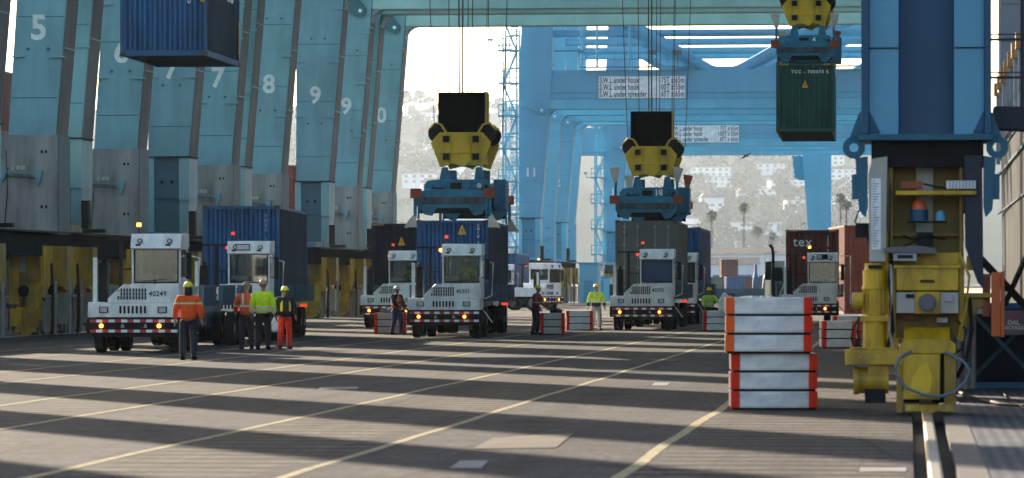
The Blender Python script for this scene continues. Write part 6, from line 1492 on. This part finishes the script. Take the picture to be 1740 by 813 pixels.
def person(label, loc, facing, h=1.75, jacket=None, trousers=None, helmet=None, pose='stand', skin='skin', boots='black', armL=(0.1, 0.0), armR=(0.1, 0.0), step=0.0, lean=0.0, hood=None, vest=None, sit=False, headturn=0.0, hands_fwd=None):
    k = h / 1.75
    t = thing('person', label, 'person', loc, facing, None)
    V = lambda *a: Vector(a) * k
    pel = V(0, 0, 0.97 if not sit else 0.55); fw = -1  # faces -Y
    ln = lean
    def up(z, y=0): return pel + V(0, y - math.sin(ln) * z, math.cos(ln) * z)
    spine = up(0.16); chest = up(0.36); neckb = up(0.53); head = up(0.70, -0.015)
    J = {}
    for sx, (ab, fwd) in ((-1, armR), (1, armL)):
        sh = up(0.455) + V(sx * 0.20, 0, 0)
        el = sh + V(sx * (0.05 + 0.20 * math.sin(ab)), -0.27 * math.sin(fwd) + 0.03, -0.27 * math.cos(fwd) * math.cos(ab * 0.8))
        bend = 0.28 + fwd * 1.1
        wr = el + V(sx * (0.0 + 0.10 * math.sin(ab)) - sx * 0.06 * math.sin(fwd), -0.25 * math.sin(bend), -0.25 * math.cos(bend))
        J[sx] = (sh, el, wr)
    Lg = {}
    for sx in (-1, 1):
        hp = pel + V(sx * 0.095, 0, -0.04); st = step * sx
        if sit: kn = hp + V(sx * 0.05, -0.42, 0.02); an = kn + V(0, 0.0, -0.44)
        else: kn = hp + V(sx * 0.03, -0.04 - st * 0.45, -0.42); an = Vector((hp.x + sx * 0.035 * k, hp.y - st * k * 0.9 + 0.02 * k, 0.085 * k))
        Lg[sx] = (hp, kn, an)
    # body: one continuous skin under the clothes, head and fingers in the same mesh
    vs = [pel, spine, chest, neckb, neckb + V(0, 0, 0.07)]; es = [(0, 1), (1, 2), (2, 3), (3, 4)]; rs_ = [(0.12 * k, 0.09 * k), (0.11 * k, 0.08 * k), (0.13 * k, 0.09 * k), (0.06 * k, 0.055 * k), (0.052 * k, 0.052 * k)]
    for sx in (-1, 1):
        b = len(vs); vs += list(J[sx]); es += [(2, b), (b, b + 1), (b + 1, b + 2)]; rs_ += [0.05 * k, 0.04 * k, 0.028 * k]
        b = len(vs); vs += list(Lg[sx]); es += [(0, b), (b, b + 1), (b + 1, b + 2)]; rs_ += [0.075 * k, 0.055 * k, 0.04 * k]
    sk = skin_mesh([tuple(v) for v in vs], es, rs_, M[skin], 1)
    mb = MB(); ht = Matrix.Translation(head) @ Matrix.Rotation(headturn, 4, 'Z'); mb.X = ht
    n = 16; rings = []
    prof = [(-0.125, 0.022, -0.045), (-0.11, 0.045, -0.028), (-0.07, 0.062, -0.012), (-0.02, 0.073, 0), (0.03, 0.077, 0.005), (0.07, 0.072, 0.01), (0.10, 0.055, 0.012), (0.12, 0.028, 0.012), (0.125, 0.004, 0.012)]
    for z, r_, oy in prof:
        rings.append([mb._av((math.cos(2*math.pi*i/n) * r_ * k, (math.sin(2*math.pi*i/n) * r_ * 1.22 + oy) * k, z * k)) for i in range(n)])
    for a, b in zip(rings, rings[1:]):
        for i in range(n): j = (i + 1) % n; mb.f.append([a[i], a[j], b[j], b[i]]); mb.m.append(0)
    mb.f.append(rings[0][::-1]); mb.m.append(0); mb.f.append(rings[-1]); mb.m.append(0)
    mb.prism([(-0.085 * k, 0.015 * k), (-0.118 * k, -0.028 * k), (-0.088 * k, -0.036 * k)], 'x', -0.012 * k, 0.012 * k)     # nose
    for sx in (-1, 1): mb.ball((sx * 0.078 * k, 0.01 * k, -0.005 * k), 0.026 * k, 8, 6, 1.3)
    mb.box(-0.024 * k, 0.024 * k, -0.088 * k, -0.075 * k, -0.066 * k, -0.056 * k)
    mb.mat(1)
    for sx in (-1, 1): mb.ball((sx * 0.030 * k, -0.083 * k, 0.012 * k), 0.011 * k, 8, 6)
    mb.mat(0); mb.X = None
    mb.tube(neckb + V(0, 0, -0.02), head + V(0, 0, -0.07), 0.052 * k, 0.048 * k, 12)
    for sx in (-1, 1):
        sh, el, wr = J[sx]; d = (wr - el).normalized(); side = Vector((0, -1, 0)); q = d.cross(side).normalized() if abs(d.y) < 0.95 else Vector((1, 0, 0)); f_ = q.cross(d).normalized()
        pc = wr + d * 0.05 * k
        mb.path([wr - d * 0.02 * k, wr + d * 0.02 * k, pc + d * 0.045 * k], [0.026 * k, 0.034 * k, 0.036 * k], n=8)
        for i, (o_, ln_) in enumerate(((-0.028, 0.065), (-0.010, 0.075), (0.010, 0.070), (0.028, 0.055))):
            a = pc + d * 0.04 * k + f_ * o_ * k; b1 = a + d * ln_ * 0.5 * k + q * 0.006 * k * sx; c_ = b1 + d * ln_ * 0.4 * k - q * 0.02 * k * sx
            mb.path([a, b1, c_], [0.010 * k, 0.009 * k, 0.007 * k], n=6)
        a = wr + d * 0.02 * k + f_ * -0.03 * k; mb.path([a, a + d * 0.03 * k - f_ * 0.022 * k, a + d * 0.062 * k - f_ * 0.028 * k], [0.012 * k, 0.011 * k, 0.008 * k], n=6)
    hm_ = mb.mesh('head', [M[skin], M['black']])
    bm = bmesh.new(); bm.from_mesh(sk); n0 = len(bm.faces); bm.from_mesh(hm_); bm.faces.ensure_lookup_table()
    bm.to_mesh(sk); bm.free(); sk.materials.append(M['black'])
    for p in sk.polygons: p.use_smooth = True
    sk.name = 'body'; add('body', sk, t)
    # jacket
    if jacket:
        vs = [up(-0.09), up(0.12), up(0.30), up(0.43), up(0.52)]; es = [(0, 1), (1, 2), (2, 3), (3, 4)]; rs_ = [(0.215 * k, 0.15 * k), (0.205 * k, 0.15 * k), (0.22 * k, 0.155 * k), (0.20 * k, 0.13 * k), (0.10 * k, 0.085 * k)]
        for sx in (-1, 1):
            sh, el, wr = J[sx]; b = len(vs); vs += [sh, (sh + el) / 2, el, wr - (wr - el) * 0.05]; es += [(3, b), (b, b + 1), (b + 1, b + 2), (b + 2, b + 3)]; rs_ += [0.098 * k, 0.092 * k, 0.082 * k, 0.062 * k]
        add('jacket', skin_mesh([tuple(v) for v in vs], es, rs_, M[jacket], 2), t)
    if vest:
        vs = [up(-0.02), up(0.12), up(0.30), up(0.42)]; es = [(0, 1), (1, 2), (2, 3)]; rs_ = [(0.238 * k, 0.172 * k), (0.230 * k, 0.172 * k), (0.245 * k, 0.178 * k), (0.232 * k, 0.156 * k)]
        for sx in (-1, 1): b = len(vs); vs += [up(0.47) + V(sx * 0.10, 0, 0)]; es += [(3, b)]; rs_ += [0.11 * k]
        add('vest', skin_mesh([tuple(v) for v in vs], es, rs_, M[vest], 2), t)
    vs = [pel + V(0, 0, 0.08)]; es = []; rs_ = [(0.185 * k, 0.135 * k)]
    for sx in (-1, 1):
        hp, kn, an = Lg[sx]; b = len(vs); vs += [hp + V(0, 0, -0.06) if not sit else hp + V(0, -0.08, 0), (hp + kn) / 2, kn, (kn + an) / 2, an + V(0, 0, 0.01)]; es += [(0, b), (b, b + 1), (b + 1, b + 2), (b + 2, b + 3), (b + 3, b + 4)]; rs_ += [0.118 * k, 0.110 * k, 0.092 * k, 0.086 * k, 0.080 * k]
    add('trousers', skin_mesh([tuple(v) for v in vs], es, rs_, M[trousers], 2), t)
    for sx in (-1, 1):
        an = Lg[sx][2]; mb = MB(); z = -an.z if not sit else -an.z
        base = an.z - 0.085 * k
        mb.path([(an.x, an.y + 0.03 * k, base + 0.14 * k), (an.x, an.y + 0.02 * k, base + 0.06 * k), (an.x + sx * 0.01 * k, an.y - 0.06 * k, base + 0.05 * k), (an.x + sx * 0.02 * k, an.y - 0.15 * k, base + 0.042 * k), (an.x + sx * 0.02 * k, an.y - 0.19 * k, base + 0.035 * k)], [0.052 * k, 0.06 * k, 0.052 * k, 0.045 * k, 0.025 * k], n=10)
        mb.box(an.x - 0.05 * k, an.x + 0.055 * k, an.y - 0.2 * k, an.y + 0.08 * k, base, base + 0.03 * k)
        mb.build('boot', M[boots], t, smooth=True)
    if helmet:
        mb = MB(); mb.X = Matrix.Translation(head + V(0, 0.01, 0.035)) @ Matrix.Rotation(headturn, 4, 'Z')
        mb.ball((0, 0, 0), 0.116 * k, 18, 12, 0.98, z0=0.0); mb.prism([(0.098 * k * math.cos(a), -0.06 * k + 0.10 * k * math.sin(a)) for a in [math.pi + i * math.pi / 8 for i in range(9)]], 'z', -0.006 * k, 0.012 * k)
        mb.prism([(0.126 * k * math.cos(i * .3927), 0.126 * k * math.sin(i * .3927)) for i in range(16)], 'z', -0.01 * k, 0.006 * k); mb.bar((0, -0.09 * k, 0.07 * k), (0, 0.09 * k, 0.07 * k), 0.02 * k, 0.09 * k)
        mb.build('hard_hat', M[helmet], t, smooth=True)
    if hood:
        mb = MB(); mb.X = Matrix.Translation(head + V(0, 0.03, -0.03)) @ Matrix.Rotation(headturn, 4, 'Z'); mb.ball((0, 0, -0.04 * k), 0.10 * k, 14, 8, 1.15); mb.ball((0, 0.02 * k, -0.10 * k), 0.10 * k, 14, 8, 0.7); mb.build('hood', M[hood], t, smooth=True)
    return t, J
SILV = (0.60, 0.62, 0.58)
M['c_orange'] = clothmat('orange jacket', (0.95, 0.11, 0.01), bands=((1.33, 1.37),), bcol=(0.62, 0.68, 0.30))
M['c_orange2'] = clothmat('faded orange jacket', (0.80, 0.13, 0.04), bands=((1.17, 1.22),), straps=(0.10, 0.15, 1.2, 1.6), bcol=SILV)
M['c_lime'] = clothmat('lime hi-vis jacket', (0.68, 0.95, 0.02), bands=((1.03, 1.08), (1.14, 1.19)), bcol=SILV, low=(1.0, (0.012, 0.012, 0.014)))
M['c_lime2'] = clothmat('lime hi-vis coat', (0.60, 0.88, 0.02), bands=((1.10, 1.15),), straps=(0.09, 0.13, 1.1, 1.6), bcol=SILV, low=(1.06, (0.02, 0.025, 0.05)))
M['c_black'] = clothmat('black work clothes', (0.012, 0.012, 0.015)); M['c_navy'] = clothmat('dark navy trousers', (0.015, 0.018, 0.035)); M['c_jean'] = clothmat('blue jeans', (0.035, 0.06, 0.13))
M['c_red'] = clothmat('red trousers', (0.70, 0.03, 0.01)); M['c_grey'] = clothmat('pale grey overalls', (0.33, 0.33, 0.34)); M['c_brown'] = clothmat('rust brown jacket', (0.22, 0.04, 0.02), bands=((1.12, 1.16),), bcol=(0.4, 0.3, 0.2))
M['c_vesto'] = clothmat('orange mesh vest', (0.95, 0.13, 0.02), bands=((1.05, 1.10), (1.19, 1.22)), straps=(0.07, 0.12, 1.2, 1.6), bcol=(0.65, 0.70, 0.40))
M['c_vesty'] = clothmat('black vest with lime and orange straps', (0.012, 0.012, 0.015), straps=(0.09, 0.15, 1.05, 1.7, (0.75, 0.55, 0.05)), bcol=(0.8, 0.5, 0.05))
M['h_lime'] = mat('lime hard hat', (0.80, 0.72, 0.02), 0.35, scale=8, var=0.05, dirt_amt=0.1); M['h_white'] = mat('white hard hat', (0.7, 0.7, 0.7), 0.35, scale=8, dirt_amt=0.1); M['h_black'] = mat('dark stickered hard hat', (0.03, 0.03, 0.035), 0.3, scale=30, streak=1, dirt=(0.5, 0.5, 0.5), dirt_amt=0.6)
M['h_red'] = mat('red and white hard hat', (0.55, 0.06, 0.05), 0.35, scale=25, streak=1, dirt=(0.7, 0.7, 0.7), dirt_amt=0.9); M['h_yel'] = mat('yellow hard hat', (0.85, 0.60, 0.02), 0.35, scale=8, dirt_amt=0.1)
def gy(py): return FPX * EYE / (py - 480)
def ppl(label, px, py, facing, **k):
    Y = gy(py); return person(label, (PX(px, Y), Y, 0), facing, **k)
PI = math.pi
ppl('worker in orange jacket and lime hard hat, back turned, standing before the leftmost tractor', 320, 612, PI, h=1.80, jacket='c_orange', trousers='c_navy', helmet='h_lime', hood='c_black', skin='skin2', armL=(0.22, 0.1), armR=(0.22, 0.1))
ppl('worker in faded orange jacket and dark hard hat, left of the worker in lime', 419, 594, PI * 1.08, h=1.80, jacket='c_orange2', trousers='c_navy', helmet='h_black', skin='skin2', armL=(0.1, 0.5), armR=(0.25, 0.1))
p3, J3 = ppl('worker in lime jacket and red and white hard hat, back turned, holding a white bag', 447, 594.5, PI * 0.97, h=1.86, jacket='c_lime', trousers='c_black', helmet='h_red', skin='skin', armL=(0.2, 0.05), armR=(0.12, 0.05))
ppl('worker in red trousers and black vest with bright straps, facing the camera', 484, 594, 0.25, h=1.68, jacket='c_black', vest='c_vesty', trousers='c_red', helmet='h_lime', skin='skin', armL=(0.15, 0.3), armR=(0.3, 0.2), headturn=0.5)
ppl('worker in orange vest, jeans and white hard hat by the worn bins', 674, 569.5, 0.9, h=1.66, jacket='c_black', vest='c_vesto', trousers='c_jean', helmet='h_white', skin='skin', armL=(0.1, 0.4), armR=(0.1, 0.5), step=0.12)
ppl('worker in rust brown jacket and yellow hard hat leaning over the dull bin', 910, 569, 1.25, h=1.70, jacket='c_brown', trousers='c_black', helmet='h_yel', skin='skin', armL=(0.1, 0.45), armR=(0.1, 0.3), lean=0.12, step=0.05)
ppl('worker in lime coat and pale grey overalls walking towards the camera', 1013, 561, 0.1, h=1.72, jacket='c_lime2', trousers='c_grey', helmet='h_yel', skin='skin2', armL=(0.28, 0.05), armR=(0.28, 0.05), step=0.1)
M['c_lime3'] = clothmat('lime coat of sitting worker', (0.48, 0.68, 0.05), bands=((0.70, 0.75),), bcol=SILV)
pS, _ = person('worker in lime coat sitting beyond the bins right of the grey container', (PX(1205, 161), 161.0, 0.28), 0.35, h=1.72, jacket='c_lime3', trousers='c_black', helmet='h_yel', skin='skin', armL=(0.2, 0.9), armR=(0.4, 0.5), sit=True, headturn=0.4)
# a twist-lock crate under the sitting worker
mb = MB(); mb.box(-0.35, 0.35, -0.15, 0.5, 0.0, 0.72); o = mb.build('crate', M['cartblue'], loc=(PX(1205, 161), 161.0, 0), bevel=0.02); tag(o, 'low teal crate that the worker in lime sits on behind the bins', 'crate')
# white bag held by the worker in lime
mb = MB(); mb.path([(0, 0, 0), (0, 0, -0.06), (0, 0, -0.16), (0, 0, -0.30), (0, 0, -0.40), (0, 0, -0.43)], [0.015, 0.04, 0.09, 0.12, 0.10, 0.04], n=12)
hand = Vector(J3[-1][2]); rot = Matrix.Rotation(p3.rotation_euler[2], 4, 'Z'); hp = rot @ hand + Vector(p3.location)
o = mb.build('carrier_bag', M['white2'], loc=(hp.x, hp.y, hp.z - 0.07), smooth=True); o.scale = (0.9, 0.5, 1); tag(o, 'white carrier bag hanging from the hand of the worker in lime', 'bag')
# drivers at the wheel
M['c_lime4'] = clothmat('lime driver vest', (0.40, 0.62, 0.05), bands=((0.80, 0.84),), bcol=SILV)
def driver(tr, label, jacket, skin='skin'):
    rz = tr.rotation_euler[2]; off = Matrix.Rotation(rz, 4, 'Z') @ Vector((0.68, 1.05, 1.33)); p = Vector(tr.location) + off
    return person(label, tuple(p), rz, h=1.66, jacket=jacket, trousers='c_navy', skin=skin, armL=(0.2, 0.9), armR=(0.2, 0.9), sit=True, helmet='h_yel' if jacket != 'c_black' else 'h_black')
driver(T1, 'driver in dark clothes at the wheel of the tractor numbered 40249', 'c_black')
driver(T3, 'driver in lime vest at the wheel of the tractor numbered 40301', 'c_lime4')
driver(T4, 'driver in lime vest in the half hidden tractor left of centre', 'c_lime4')
driver(T5, 'driver in dark clothes behind the blue windscreen of tractor 40292', 'c_black')
driver(T7, 'driver in lime vest in the tractor right of the silver bins', 'c_lime4')
